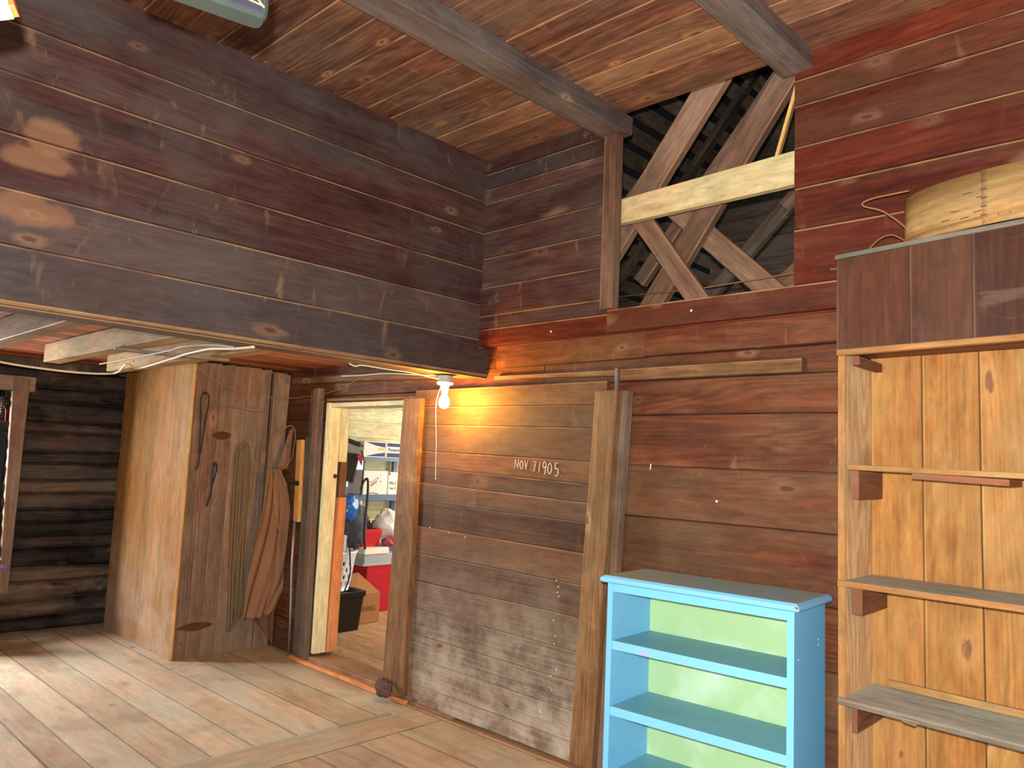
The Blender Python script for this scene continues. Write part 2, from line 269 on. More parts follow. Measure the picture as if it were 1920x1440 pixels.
# ------------------------------------------------------------------ mesh building
class MB:
    """collects shapes into one mesh; every face carries a UV in metres and the plank data (across, width, random)"""
    def __init__(s): s.v = []; s.f = []; s.uv = []; s.pk = []; s.mi = []; s.sm = []
    def face(s, pts, uvs=None, pks=None, mi=0, smooth=False):
        i = len(s.v); s.v += [tuple(p) for p in pts]; s.f.append(tuple(range(i, i+len(pts))))
        s.uv += uvs or [(0, 0)]*len(pts); s.pk += pks or [(0.05, 0.1, 0.5)]*len(pts); s.mi.append(mi); s.sm.append(smooth)
    def idx(s, verts, faces, uvs=None, mi=0, smooth=True, r=None, wid=0.3):
        i = len(s.v); s.v += [tuple(p) for p in verts]; r = rnd.random() if r is None else r
        for f in faces:
            s.f.append(tuple(i+k for k in f)); s.mi.append(mi); s.sm.append(smooth)
            for k in f:
                u = uvs[k] if uvs else (verts[k][2], verts[k][0]+verts[k][1])
                s.uv.append(u); s.pk.append((wid/2, wid, r))
    def board(s, A0, A1, B0, B1, n, t, c=0.003, seg=None, wob=0.0, r=None, mi=0, back=True):
        """a plank: front face between edge A (A0 to A1, dusty top edge) and edge B, thickness t behind it"""
        A0, A1, B0, B1, n = V(A0), V(A1), V(B0), V(B1), V(n).normalized()
        L = ((A1-A0).length+(B1-B0).length)/2; Wd = ((B0-A0).length+(B1-A1).length)/2
        if seg is None: seg = max(1, int(L/0.35)) if wob else 1
        r = rnd.random() if r is None else r
        ou, ov = rnd.uniform(0, 60), rnd.uniform(0, 60)
        rings = []
        for k in range(seg+1):
            q = k/seg; a = A0.lerp(A1, q); b_ = B0.lerp(B1, q); d = (b_-a).normalized()
            if wob and 0 < k < seg:
                a = a+d*rnd.uniform(-wob, wob)*0.6; b_ = b_-d*rnd.uniform(0, wob)
            prof = [(a-n*t, 0), (a-n*c, 0), (a+d*c, c), (b_-d*c, Wd-c), (b_-n*c, Wd), (b_-n*t, Wd)]
            rings.append((prof, q*L))
        flip = (A1-A0).cross(B0-A0).dot(n) > 0
        for k in range(seg):
            p, u0 = rings[k]; q_, u1 = rings[k+1]
            for j in range(6 if back else 5):
                j2 = (j+1) % 6
                pts = [p[j][0], q_[j][0], q_[j2][0], p[j2][0]]
                v0 = p[j][1]; v1 = p[j2][1]
                if j == 0: v0 = -t
                if j == 4: v1 = Wd+t
                uvs = [(ou+u0, ov+v0), (ou+u1, ov+v0), (ou+u1, ov+v1), (ou+u0, ov+v1)]
                lim = lambda x: max(0.0, min(Wd, x))
                if j in (0, 4): pk = [(Wd*0.5, Wd, r)]*4
                elif j == 5: pk = [(Wd*0.5, Wd, r)]*4
                else: pk = [(lim(v0), Wd, r), (lim(v0), Wd, r), (lim(v1), Wd, r), (lim(v1), Wd, r)]
                if not flip: pts.reverse(); uvs.reverse(); pk.reverse()
                s.face(pts, uvs, pk, mi)
        for k, rev in ((0, False), (seg, True)):
            p, u = rings[k]; pts = [x[0] for x in p]; uvs = [(ou+0.02*i, ov+0.02*x[1]) for i, x in enumerate(p)]
            if rev == flip: pass
            else: pts.reverse()
            s.face(pts, uvs, [(Wd*0.5, Wd, r)]*6, mi)
        return s
    def box(s, lo, hi, c=0.003, axis=None, r=None, mi=0):
        """a squared timber; grain runs along its longest side (or axis)"""
        lo, hi = V(lo), V(hi); d = hi-lo
        ax = axis if axis is not None else max(range(3), key=lambda i: d[i])
        o = [i for i in range(3) if i != ax]
        # thickness direction = smaller of the others
        th, wd = (o[0], o[1]) if d[o[0]] <= d[o[1]] else (o[1], o[0])
        E = [V((1, 0, 0)), V((0, 1, 0)), V((0, 0, 1))]
        top = hi[wd]; A0 = V(lo); A0[th] = hi[th]; A0[wd] = hi[wd]
        A1 = A0.copy(); A1[ax] = hi[ax]; B0 = A0.copy(); B0[wd] = lo[wd]; B1 = A1.copy(); B1[wd] = lo[wd]
        return s.board(A0, A1, B0, B1, E[th], d[th], c, r=r, mi=mi)
    def beam(s, p0, p1, wdir, wid, thk, c=0.003, r=None, mi=0, seg=1, wob=0):
        p0, p1 = V(p0), V(p1); ax = (p1-p0).normalized(); wd = V(wdir); wd = (wd-ax*wd.dot(ax)).normalized(); n = ax.cross(wd)
        h = wd*wid/2; m = n*thk/2
        return s.board(p0+h+m, p1+h+m, p0-h+m, p1-h+m, n, thk, c, r=r, mi=mi, seg=seg, wob=wob)
    def tube(s, pts, rad, n=8, mi=0, caps=True, flat=None, wob=0):
        pts = [V(p) for p in pts]; N = len(pts); rads = rad if isinstance(rad, (list, tuple)) else [rad]*N
        t0 = (pts[1]-pts[0]).normalized(); a = V((0, 0, 1)) if abs(t0.z) < 0.9 else V((1, 0, 0)); side = t0.cross(a).normalized()
        verts = []
        for i, p in enumerate(pts):
            t = (pts[min(i+1, N-1)]-pts[max(i-1, 0)]).normalized(); side = (side-t*side.dot(t)).normalized(); o = t.cross(side)
            for k in range(n):
                an = 2*math.pi*k/n; x = math.cos(an); y = math.sin(an)*(flat or 1)
                verts.append(p+(side*x+o*y)*rads[i])
        faces = [(i*n+k, i*n+(k+1) % n, (i+1)*n+(k+1) % n, (i+1)*n+k) for i in range(N-1) for k in range(n)]
        if caps: faces += [tuple(range(n-1, -1, -1)), tuple((N-1)*n+k for k in range(n))]
        s.idx(verts, faces, mi=mi); return s
    def lathe(s, c, prof, n=24, axis='z', mi=0, arc=1.0):
        c = V(c); verts = []; m = len(prof)
        for k in range(n+ (0 if arc == 1.0 else 1)):
            an = 2*math.pi*arc*k/n
            for r_, z in prof: verts.append(c+V((r_*math.cos(an), r_*math.sin(an), z)))
        nn = n if arc == 1.0 else n
        faces = []
        for k in range(nn):
            k2 = (k+1) % n if arc == 1.0 else k+1
            for j in range(m-1): faces.append((k*m+j, k2*m+j, k2*m+j+1, k*m+j+1))
        uvs = [(prof[i % m][0]*2*math.pi*(i//m)/n+0.01, prof[i % m][1]) for i in range(len(verts))]
        s.idx(verts, faces, uvs=uvs, mi=mi); return s
    def grid(s, fn, nu, nv, mi=0, thick=0.0):
        vs1 = [V(fn(i/nu, j/nv)) for j in range(nv+1) for i in range(nu+1)]
        F = [(j*(nu+1)+i, j*(nu+1)+i+1, (j+1)*(nu+1)+i+1, (j+1)*(nu+1)+i) for j in range(nv) for i in range(nu)]
        s.idx(vs1, F, mi=mi); return s
    def build(s, name, mats, parent=None, origin=None, smooth=None, solid=0, bev=0, sub=0):
        me = bpy.data.meshes.new(name)
        o0 = V(origin) if origin is not None else V((0, 0, 0))
        me.from_pydata([tuple(V(p)-o0) for p in s.v], [], s.f)
        uvl = me.uv_layers.new(name='UVMap'); uvl.data.foreach_set('uv', [c for u in s.uv for c in u])
        at = me.attributes.new('pk', 'FLOAT_VECTOR', 'CORNER'); at.data.foreach_set('vector', [c for u in s.pk for c in u])
        if not isinstance(mats, (list, tuple)): mats = [mats]
        for m in mats: me.materials.append(m)
        me.polygons.foreach_set('material_index', s.mi)
        me.polygons.foreach_set('use_smooth', [bool(x) if smooth is None else smooth for x in s.sm])
        me.update(); o = bpy.data.objects.new(name, me); COL.objects.link(o)
        o.location = o0
        if parent is not None:
            o.parent = parent; o.location = o0-V(parent.location) if origin is not None else -V(parent.location)
        if bev: md = o.modifiers.new('bevel', 'BEVEL'); md.width = bev; md.segments = 2; md.limit_method = 'ANGLE'
        if solid: md = o.modifiers.new('solidify', 'SOLIDIFY'); md.thickness = solid; md.offset = 0
        if sub: md = o.modifiers.new('subdivision', 'SUBSURF'); md.levels = sub; md.render_levels = sub
        return o

def tag(o, label, cat, group=None, kind=None):
    o['label'] = label; o['category'] = cat
    if group: o['group'] = group
    if kind: o['kind'] = kind
    return o
def struct(o, label=None):
    o['kind'] = 'structure'
    if label: o['label'] = label
    return o
def thing(name, loc, label, cat, group=None):
    e = bpy.data.objects.new(name, None); COL.objects.link(e); e.location = loc; e.empty_display_size = 0.1
    return tag(e, label, cat, group)
def text_part(name, body, size, M4, mat, parent, ext=0.0006):
    cu = bpy.data.curves.new(name, 'FONT'); cu.body = body; cu.size = size; cu.extrude = ext
    t = bpy.data.objects.new(name, cu); COL.objects.link(t)
    dg = bpy.context.evaluated_depsgraph_get(); me = bpy.data.meshes.new_from_object(t.evaluated_get(dg))
    COL.objects.unlink(t); bpy.data.objects.remove(t)
    me.materials.clear(); me.materials.append(mat)
    o = bpy.data.objects.new(name, me); COL.objects.link(o); o.parent = parent
    o.matrix_local = Matrix.Translation(-V(parent.location)) @ M4
    return o
def frame4(o, x, y):
    x, y = V(x).normalized(), V(y).normalized(); z = x.cross(y)
    return Matrix(((x.x, y.x, z.x, o[0]), (x.y, y.y, z.y, o[1]), (x.z, y.z, z.z, o[2]), (0, 0, 0, 1)))
def seg_boards(mb, fn, zs, u0, u1, n, t, wob=0.003, jit=0.004, joints=0.35):
    """horizontal courses between the heights zs (descending); fn(u, z) gives the point"""
    for i in range(len(zs)-1):
        z1, z0 = zs[i], zs[i+1]; cuts = [u0]
        if abs(u1-u0) > 2.6 and rnd.random() < joints: cuts.append(u0+(u1-u0)*rnd.uniform(0.35, 0.65))
        cuts.append(u1); off = rnd.uniform(-jit, jit); nn = V(n)*off
        for a, b_ in zip(cuts[:-1], cuts[1:]):
            mb.board(V(fn(a, z1))+nn, V(fn(b_, z1))+nn, V(fn(a, z0))+nn, V(fn(b_, z0))+nn, n, t, 0.003, wob=wob)

XL, YU, YB, ZC = -3.43, 3.262, 3.34, 3.45      # loft wall, upper wall, lower wall, ceiling
XE, YF = 1.9, -1.7                             # right wall and front wall (behind the camera)
XW = -7.2                                      # log wall face
# ------------------------------------------------------------------ floor
mb = MB()
ys = [-1.7, -1.42, -1.15, -0.87, -0.6, -0.34, -0.08, 0.18, 0.45, 0.71, 0.93, 1.11, 1.305, 1.465, 1.70, 1.95, 2.18, 2.44, 2.71, 2.98, 3.34]
for i in range(len(ys)-1):
    a, b_ = ys[i], ys[i+1]
    mb.board((-7.35, b_, 0), (-3.87, b_, 0), (-7.35, a, 0), (-3.87, a, 0), (0, 0, 1), 0.03, 0.002, wob=0.003)
    sh = 0.09
    mb.board((-3.55, b_-sh, 0), (XE, b_-sh, 0), (-3.55, a-sh, 0), (XE, a-sh, 0), (0, 0, 1), 0.03, 0.002, wob=0.003)
mb.board((-3.55, 3.34, 0), (XE, 3.34, 0), (-3.55, 3.25, 0), (XE, 3.25, 0), (0, 0, 1), 0.03, 0.002)
mb.board((-3.868, 0.2, 0.002), (-3.815, 3.08, 0.002), (-3.552, 0.2, 0.002), (-3.552, 3.08, 0.002), (0, 0, 1), 0.03, 0.002, wob=0.002, r=0.3)
mb.board((-3.868, -1.7, 0.002), (-3.868, 0.2, 0.002), (-3.552, -1.7, 0.002), (-3.552, 0.2, 0.002), (0, 0, 1), 0.03, 0.002)
mb.board((-3.868, 3.08, 0), (-3.868, 3.34, 0), (-3.552, 3.08, 0), (-3.552, 3.34, 0), (0, 0, 1), 0.03, 0.002)
struct(mb.build('floor', W_FLOOR))
mb = MB(); mb.box((-40, -40, -0.5), (40, 40, -0.35)); g = mb.build('ground', M_EARTH); struct(g)

# store room floor, ceiling and walls
mb = MB()
y = 3.46
while y < 7.2:
    mb.board((-7.3, y+0.16, -0.002), (-3.4, y+0.16, -0.002), (-7.3, y, -0.002), (-3.4, y, -0.002), (0, 0, 1), 0.03, 0.002); y += 0.16
struct(mb.build('floor_store_room', W_STOREF))
mb = MB()
zs = [2.34, 2.12, 1.95, 1.76, 1.56, 1.34, 1.15, 0.95, 0.75, 0.55, 0.36, 0.17, 0.0]
for i in range(len(zs)-1):
    zt, zb = zs[i], zs[i+1]
    if zb < 1.42 and zt > 1.10:    # the window opening
        mb.board((-7.3, 3.4, zt), (-7.3, 4.98, zt), (-7.3, 3.4, zb), (-7.3, 4.98, zb), (1, 0, 0), 0.03)
        mb.board((-7.3, 5.24, zt), (-7.3, 7.3, zt), (-7.3, 5.24, zb), (-7.3, 7.3, zb), (1, 0, 0), 0.03)
    else:
        mb.board((-7.3, 3.4, zt), (-7.3, 7.3, zt), (-7.3, 3.4, zb), (-7.3, 7.3, zb), (1, 0, 0), 0.03)
struct(mb.build('wall_store_left', W_CREAM))
mb = MB()
seg_boards(mb, lambda u, z: (u, 7.2, z), [2.34, 2.1, 1.8, 1.5, 1.2, 0.9, 0.6, 0.3, 0], -7.3, -3.4, (0, -1, 0), 0.03)
struct(mb.build('wall_store_back', W_CREAM))
mb = MB()
seg_boards(mb, lambda u, z: (-3.42, u, z), [2.34, 2.1, 1.8, 1.5, 1.2, 0.9, 0.6, 0.3, 0], 3.46, 7.2, (-1, 0, 0), 0.03)
struct(mb.build('wall_store_right', W_CREAM))
mb = MB(); mb.box((-7.3, 3.44, 2.34), (-3.35, 7.3, 2.37)); struct(mb.build('ceiling_store_room', W_CREAM))
w1 = thing('window_1', (-7.33, 5.1, 1.2), 'small bright window low behind the store room shelving', 'window'); w1['kind'] = 'structure'; del w1['category']
mb = MB()
for a, b_ in (((-7.34, 4.96, 1.13), (-7.29, 4.99, 1.37)), ((-7.34, 5.23, 1.13), (-7.29, 5.26, 1.37)), ((-7.34, 4.96, 1.11), (-7.28, 5.26, 1.135)), ((-7.34, 4.96, 1.365), (-7.29, 5.26, 1.39)), ((-7.33, 4.98, 1.32), (-7.31, 5.24, 1.328))): mb.box(a, b_)
mb.build('window_frame', W_CREAM, w1)

# ------------------------------------------------------------------ lower back wall (behind door and bookcases)
mb = MB()
zs = [2.27, 2.125, 2.0, 1.823, 1.563, 1.305, 1.0, 0.74, 0.5, 0.25, 0.0]
seg_boards(mb, lambda u, z: (u, YB, z), zs, -2.95, XE, (0, -1, 0), 0.03, joints=0.3)
for i in range(len(zs)-1):   # above and left of the door opening
    zt, zb = zs[i], zs[i+1]
    if zb > 1.9: mb.board((-7.2, YB, zt), (-2.95, YB, zt), (-7.2, YB, zb), (-2.95, YB, zb), (0, -1, 0), 0.03, wob=0.004)
    elif zt > 1.9:
        mb.board((-7.2, YB, zt), (-2.95, YB, zt), (-7.2, YB, 1.945), (-2.95, YB, 1.945), (0, -1, 0), 0.03)
        mb.board((-7.2, YB, 1.945), (-5.07, YB, 1.945), (-7.2, YB, zb), (-5.07, YB, zb), (0, -1, 0), 0.03)
        mb.board((-3.7, YB, 1.945), (-2.95, YB, 1.945), (-3.7, YB, zb), (-2.95, YB, zb), (0, -1, 0), 0.03)
    else:
        mb.board((-7.2, YB, zt), (-5.07, YB, zt), (-7.2, YB, zb), (-5.07, YB, zb), (0, -1, 0), 0.03, wob=0.003)
        mb.board((-3.7, YB, zt), (-2.95, YB, zt), (-3.7, YB, zb), (-2.95, YB, zb), (0, -1, 0), 0.03)
struct(mb.build('wall_back', W_LOW))
mb = MB(); mb.box((-7.3, YB+0.031, 1.96), (XE, YB+0.12, 2.27)); mb.box((-7.3, YB+0.031, 0), (-5.09, YB+0.12, 1.96)); mb.box((-3.42, YB+0.031, 0), (XE, YB+0.12, 1.96))
struct(mb.build('wall_back_core', W_BEAM))
# facing boards and rails below the upper wall
mb = MB()
mb.board((-3.315, 3.31, 2.262), (-2.235, 3.31, 2.262), (-3.315, 3.31, 2.118), (-2.235, 3.31, 2.118), (0, -1, 0), 0.028, r=0.75, wob=0.002)
o = mb.build('trim_1', W_LOW); struct(o, 'reddish facing board lit orange by the bulb')
mb = MB(); mb.board((-2.232, 3.308, 2.265), (-1.1, 3.308, 2.265), (-2.232, 3.308, 2.125), (-1.1, 3.308, 2.125), (0, -1, 0), 0.028, r=0.5, wob=0.002)
struct(mb.build('trim_2', W_LOW))
mb = MB(); mb.board((-3.32, 3.302, 2.072), (-2.41, 3.302, 2.062), (-3.32, 3.302, 2.048), (-2.41, 3.302, 2.03), (0, -1, 0), 0.036, r=0.8, wob=0.004)
struct(mb.build('trim_3', W_STILE))
mb = MB(); mb.board((-2.37, 3.285, 2.062), (-1.40, 3.285, 2.062), (-2.37, 3.285, 2.002), (-1.40, 3.285, 2.0), (0, -1, 0), 0.055, r=0.4, wob=0.005)
o = mb.build('door_rail', W_STILE); tag(o, 'short raised wooden rail on the back wall right of the sliding door', 'rail')

# ------------------------------------------------------------------ upper back wall with the opening
mb = MB()
zl = [3.46, 3.359, 3.255, 3.167, 2.978, 2.812, 2.623, 2.446, 2.361, 2.262]
seg_boards(mb, lambda u, z: (u, YU, z), zl[:-1], XL, -2.44, (0, -1, 0), 0.03, joints=0, wob=0.002)
struct(mb.build('wall_upper_left', W_LOFT))
mb = MB()
mb.board((XL-0.02, YU, 2.361), (-2.45, YU, 2.361), (XL-0.02, YU, 2.258), (-2.45, YU, 2.258), (0, -1, 0), 0.03, wob=0.002)
mb.board((-2.45, YU, 2.383), (-1.1, YU, 2.383), (-2.45, YU, 2.258), (-1.1, YU, 2.262), (0, -1, 0), 0.03, wob=0.001, r=0.25)
mb.box((XL, YU+0.031, 2.255), (XE, YB+0.03, 2.272))
zr = [3.46, 3.33, 3.21, 3.014, 2.826, 2.632, 2.383]
seg_boards(mb, lambda u, z: (u, YU, z), zr, -1.427, XE, (0, -1, 0), 0.03, joints=0, wob=0.002)
mb.board((-1.1, YU, 2.383), (XE, YU, 2.383), (-1.1, YU, 2.262), (XE, YU, 2.262), (0, -1, 0), 0.03)
struct(mb.build('wall_upper_right', W_RED))
mb = MB(); mb.box((XL-0.05, YU+0.031, 2.27), (-2.46, YU+0.12, 3.5)); mb.box((-1.42, YU+0.031, 2.27), (XE, YU+0.12, 3.5)); mb.box((-2.46, YU+0.031, 2.27), (-1.42, YU+0.10, 2.375))
struct(mb.build('wall_upper_core', W_ROOF))
mb = MB(); mb.board((-2.484, YU-0.025, 3.345), (-2.484, YU-0.025, 2.385), (-2.402, YU-0.025, 3.345), (-2.402, YU-0.025, 2.385), (0, -1, 0), 0.06, wob=0.002)
tag(mb.build('opening_post', W_BRACE), 'slim upright wooden post on the left edge of the wall opening', 'post')
# ------------------------------------------------------------------ loft wall
mb = MB()
zz = [3.46, 3.18, 2.976, 2.741, 2.522, 2.303]
seg_boards(mb, lambda u, z: (XL, u, z), zz, YF, YU+0.005, (1, 0, 0), 0.03, joints=0, wob=0.0025)
mb.board((XL, YF, 2.303), (XL, YB, 2.303), (XL, YF, 2.075), (XL, YB, 2.078), (1, 0, 0), 0.03, wob=0.003)
struct(mb.build('wall_loft', W_LOFT))
mb = MB(); mb.box((XL-0.13, YF, 2.06), (XL-0.031, YB, 2.24), 0.004); mb.box((XL-0.13, YF, 2.24), (XL-0.031, YU+0.1, 3.5))
struct(mb.build('wall_loft_core', W_BEAM))
mb = MB(); mb.board((XL+0.008, YF, 2.088), (XL+0.008, YB, 2.090), (XL+0.008, YF, 2.068), (XL+0.008, YB, 2.07), (1, 0, 0), 0.008, wob=0.003, r=0.9)
mb.board((XL+0.006, YF, 2.062), (XL+0.006, YB, 2.062), (XL-0.1, YF, 2.06), (XL-0.1, YB, 2.06), (0, 0, -1), 0.004, r=0.8)
struct(mb.build('trim_4', W_STILE))
# worn patches on the loft boards: bare wood where the stain has gone
def patch(pts, name_mat, x, mbp):
    c = V((x, sum(p[0] for p in pts)/len(pts), sum(p[1] for p in pts)/len(pts)))
    N = 40; verts = [c]; P = [V((x, p[0], p[1])) for p in pts]; n = len(P)
    for k in range(N):
        q = k/N*n; i = int(q); f = q-i; p = P[i].lerp(P[(i+1) % n], f)
        p = p+V((0, rnd.uniform(-1, 1), rnd.uniform(-1, 1)))*0.006; verts.append(p)
    mbp.idx(verts, [(0, k+1, (k+1) % N+1) for k in range(N)], uvs=[(v.y, v.z) for v in verts], smooth=False)

# ------------------------------------------------------------------ ceiling with beams
mb = MB(); y = YF; 
ysc = [YF]
for d in (0.17, 0.19, 0.16, 0.2, 0.17, 0.18, 0.16, 0.19, 0.18, 0.17, 0.2, 0.16, 0.18, 0.17, 0.19, 0.17, 0.18, 0.16, 0.17, 0.18, 0.17, 0.16, 0.17, 0.16, 0.17, 0.17, 0.16): ysc.append(ysc[-1]+d)
ysc = [v for v in ysc if v < YU-0.1]+[YU]
for i in range(len(ysc)-1):
    o_ = rnd.uniform(-0.003, 0.003)
    mb.board((XL, ysc[i], ZC+o_), (XE, ysc[i], ZC+o_), (XL, ysc[i+1], ZC+o_), (XE, ysc[i+1], ZC+o_), (0, 0, -1), 0.025, 0.003, wob=0.003)
struct(mb.build('ceiling', W_CEIL))
mb = MB(); mb.beam((-2.555, YF, ZC-0.052), (-2.555, 1.2, ZC-0.052), (1, 0, 0), 0.10, 0.104, seg=6, wob=0.003)
mb = MB(); mb.board((-2.60, YF, ZC-0.10), (-2.52, YU+0.06, ZC-0.10), (-2.395, YF, ZC-0.10), (-2.36, YU+0.06, ZC-0.10), (0, 0, -1), 0.098, 0.008, seg=8, wob=0.003)
tag(mb.build('ceiling_beam', W_BEAM), 'long grey-brown ceiling beam ending at the left corner of the wall opening', 'beam')
mb = MB(); mb.board((-1.535, YF, ZC-0.085), (-1.49, YU-0.003, ZC-0.085), (-1.36, YF, ZC-0.085), (-1.345, YU-0.003, ZC-0.085), (0, 0, -1), 0.083, 0.006, seg=8, wob=0.003)
tag(mb.build('ceiling_beam', W_BEAM), 'dark ceiling beam ending at the right top corner of the wall opening', 'beam')

# ------------------------------------------------------------------ right wall and front wall (behind the photographer, with the open doorway)
mb = MB(); seg_boards(mb, lambda u, z: (XE, u, z), [3.46, 3.2, 2.95, 2.7, 2.45, 2.2, 1.95, 1.7, 1.45, 1.2, 0.95, 0.7, 0.45, 0.2, 0], YF, YB, (-1, 0, 0), 0.03)
struct(mb.build('wall_right', W_RED))
mb = MB(); zz = [3.46, 3.2, 2.95, 2.7, 2.45, 2.3]
seg_boards(mb, lambda u, z: (u, YF, z), zz, -7.3, XE, (0, 1, 0), 0.03)
seg_boards(mb, lambda u, z: (u, YF, z), [2.3, 2.05, 1.8, 1.55, 1.3, 1.05, 0.8, 0.55, 0.3, 0], -7.3, -1.6, (0, 1, 0), 0.03)
seg_boards(mb, lambda u, z: (u, YF, z), [2.3, 2.05, 1.8, 1.55, 1.3, 1.05, 0.8, 0.55, 0.3, 0], 1.0, XE, (0, 1, 0), 0.03)
struct(mb.build('wall_front', W_LOW))

# ------------------------------------------------------------------ under the loft: joists, boards, log wall, window
mb = MB(); x = -7.3
while x < -3.6:
    mb.board((x, YF, 2.235), (x, YB, 2.235), (x+0.17, YF, 2.235), (x+0.17, YB, 2.235), (0, 0, -1), 0.025, 0.003, wob=0.002); x += 0.172
struct(mb.build('ceiling_under_loft', W_SOFF))
for (yy, x0, lab) in ((-0.6, -7.2, None), (0.05, -7.2, None), (0.6, -7.2, None), (1.135, -7.2, 'pale joist under the loft, nearest the camera at the left edge'), (1.625, -6.0, 'sawn joist under the loft with a cut left end'), (2.10, -6.2, 'joist under the loft above the closet, grey lath nailed below it')):
    if lab is None and yy < 1: continue
    mb = MB(); mb.beam((x0, yy, 2.165), (-3.57, yy, 2.165), (0, 0, 1), 0.125, 0.10, 0.004, seg=5, wob=0.004)
    tag(mb.build('loft_joist', W_JOIST), lab or 'rear joist under the loft over the closet top', 'joist', None)
mb = MB(); mb.beam((-4.62, 1.56, 2.0945), (-4.47, 2.16, 2.0945), (1, 0, 0), 0.075, 0.016); tag(mb.build('grey_lath', W_GREY), 'thin grey lath nailed across under two loft joists', 'lath')
# log wall
def log_wall():
    zc = [-0.02, 0.115, 0.253, 0.415, 0.507, 0.693, 0.80, 0.925, 1.018, 1.158, 1.274, 1.42, 1.517, 1.68, 1.765, 1.95, 2.08, 2.24]
    mbl = MB()
    for i in range(len(zc)-1):
        z0, z1 = zc[i]*0.955+0.03, zc[i+1]*0.955+0.03
        parts = [(YF, 3.34)] if (z0 > 1.97 or z1 < 0.55) else [(YF, 0.35), (1.66, 3.34)]
        r = rnd.random()
        for (a, b_) in parts:
            nu = max(6, int((b_-a)/0.05)); nv = 8; ou = rnd.uniform(0, 50)
            vv = []; uv = []
            sd = rnd.uniform(0, 100)
            for j in range(nv+1):
                for k in range(nu+1):
                    q = j/nv; yy = a+(b_-a)*k/nu; z = z0+(z1-z0)*q
                    prof = math.sqrt(max(0, 1-(2*q-1)**4))*0.055
                    nz = noise.noise((yy*2.3, z*11, sd))*0.045+noise.noise((yy*8, z*38, sd))*0.022
                    edge_w = noise.noise((yy*1.7, i*3.1, 5))*0.03*(1-abs(2*q-1))+noise.noise((yy*0.8, round(zc[i+(1 if q > 0.5 else 0)]*50), 9))*0.03*abs(2*q-1)
                    vv.append((XW-0.055+prof+(nz if 0 < j < nv else -0.02), yy, z+edge_w)); uv.append((ou+yy, z))
            F = [(j*(nu+1)+k, j*(nu+1)+k+1, (j+1)*(nu+1)+k+1, (j+1)*(nu+1)+k) for j in range(nv) for k in range(nu)]
            mbl.idx(vv, F, uvs=uv, r=r, wid=z1-z0)
    return struct(mbl.build('wall_left', W_LOG))
log_wall()
mb = MB()
mb.box((XW-0.16, YF, 0), (XW-0.07, 0.35, 2.24)); mb.box((XW-0.16, 1.66, 0), (XW-0.07, 3.4, 2.24)); mb.box((XW-0.16, 0.35, 0), (XW-0.07, 1.66, 0.72)); mb.box((XW-0.16, 0.35, 1.96), (XW-0.07, 1.66, 2.24))
struct(mb.build('wall_left_core', W_ROOF))
w2 = thing('window_2', (XW, 1.0, 1.3), 'window in the dark log wall at the left edge', 'window'); w2['kind'] = 'structure'; del w2['category']
mb = MB(); mb.board((XW+0.05, 1.68, 2.06), (XW+0.05, 1.735, 0.35), (XW+0.05, 1.80, 2.06), (XW+0.05, 1.80, 0.35), (1, 0, 0), 0.05, wob=0.003, r=0.5)
mb.board((XW+0.045, 0.2, 2.075), (XW+0.045, 1.84, 2.075), (XW+0.045, 0.2, 1.955), (XW+0.045, 1.84, 1.955), (1, 0, 0), 0.05)
mb.board((XW+0.045, 0.2, 0.75), (XW+0.045, 1.69, 0.75), (XW+0.045, 0.2, 0.64), (XW+0.045, 1.69, 0.64), (1, 0, 0), 0.05)
mb.build('window_casing', W_CLOS, w2)
mb = MB()
for a, b_ in (((XW-0.12, 1.62, 0.72), (XW-0.07, 1.66, 1.96)), ((XW-0.12, 0.35, 0.72), (XW-0.07, 0.39, 1.96)), ((XW-0.12, 0.35, 1.90), (XW-0.07, 1.66, 1.96)), ((XW-0.12, 0.35, 0.72), (XW-0.07, 1.66, 0.78)), ((XW-0.115, 0.99, 0.75), (XW-0.075, 1.02, 1.92)), ((XW-0.115, 0.36, 1.33), (XW-0.075, 1.65, 1.36))): mb.box(a, b_)
mb.build('window_frame', W_BEAM, w2)
# wire mesh left in the window corner
mb = MB()
for k in range(7): mb.tube([(XW-0.02, 1.50+0.022*k, 1.955), (XW-0.02, 1.50+0.022*k, 1.50)], 0.003, 5)
for k in range(20): mb.tube([(XW-0.018, 1.48, 1.95-0.022*k), (XW-0.018, 1.66, 1.95-0.022*k)], 0.003, 5)
tag(mb.build('wire_mesh', M_BLACK), 'torn wire mesh hanging in the corner of the log wall window', 'mesh')

# ------------------------------------------------------------------ things at the far left by the window
e = thing('hanging_jacket', (-7.08, 1.55, 1.2), 'dark garment hanging in front of the log wall window at the left edge', 'jacket')
mb = MB()
def jk(u, v):
    z = 1.86-1.02*v; half = 0.055+0.10*min(1, v*3)
    return (-7.07+0.03*math.sin(u*14+v*2)+0.012*math.sin(v*9), 1.50+(u-0.5)*2*half, z)
mb.grid(jk, 24, 20); mb.build('cloth', M_DKCL, e, solid=0.02)
mb = MB(); mb.tube([(-7.03, 1.50, 1.83), (-7.03, 1.585, 1.835), (-7.02, 1.62, 1.80), (-7.02, 1.625, 1.70), (-7.03, 1.58, 1.695)], 0.010, 6, flat=0.4); mb.build('red_strap', M_REDST, e)
e = thing('plastic_clip', (-7.0, 1.60, 0.6), 'small glossy purple and clear plastic object below the window at the left edge', 'plastic item')
mb = MB(); mb.tube([(-6.97, 1.50, 0.60), (-6.96, 1.62, 0.60), (-6.95, 1.70, 0.585), (-6.95, 1.745, 0.575)], [0.03, 0.03, 0.02, 0.003], 10, flat=0.6); mb.build('body', M_PURP, e)
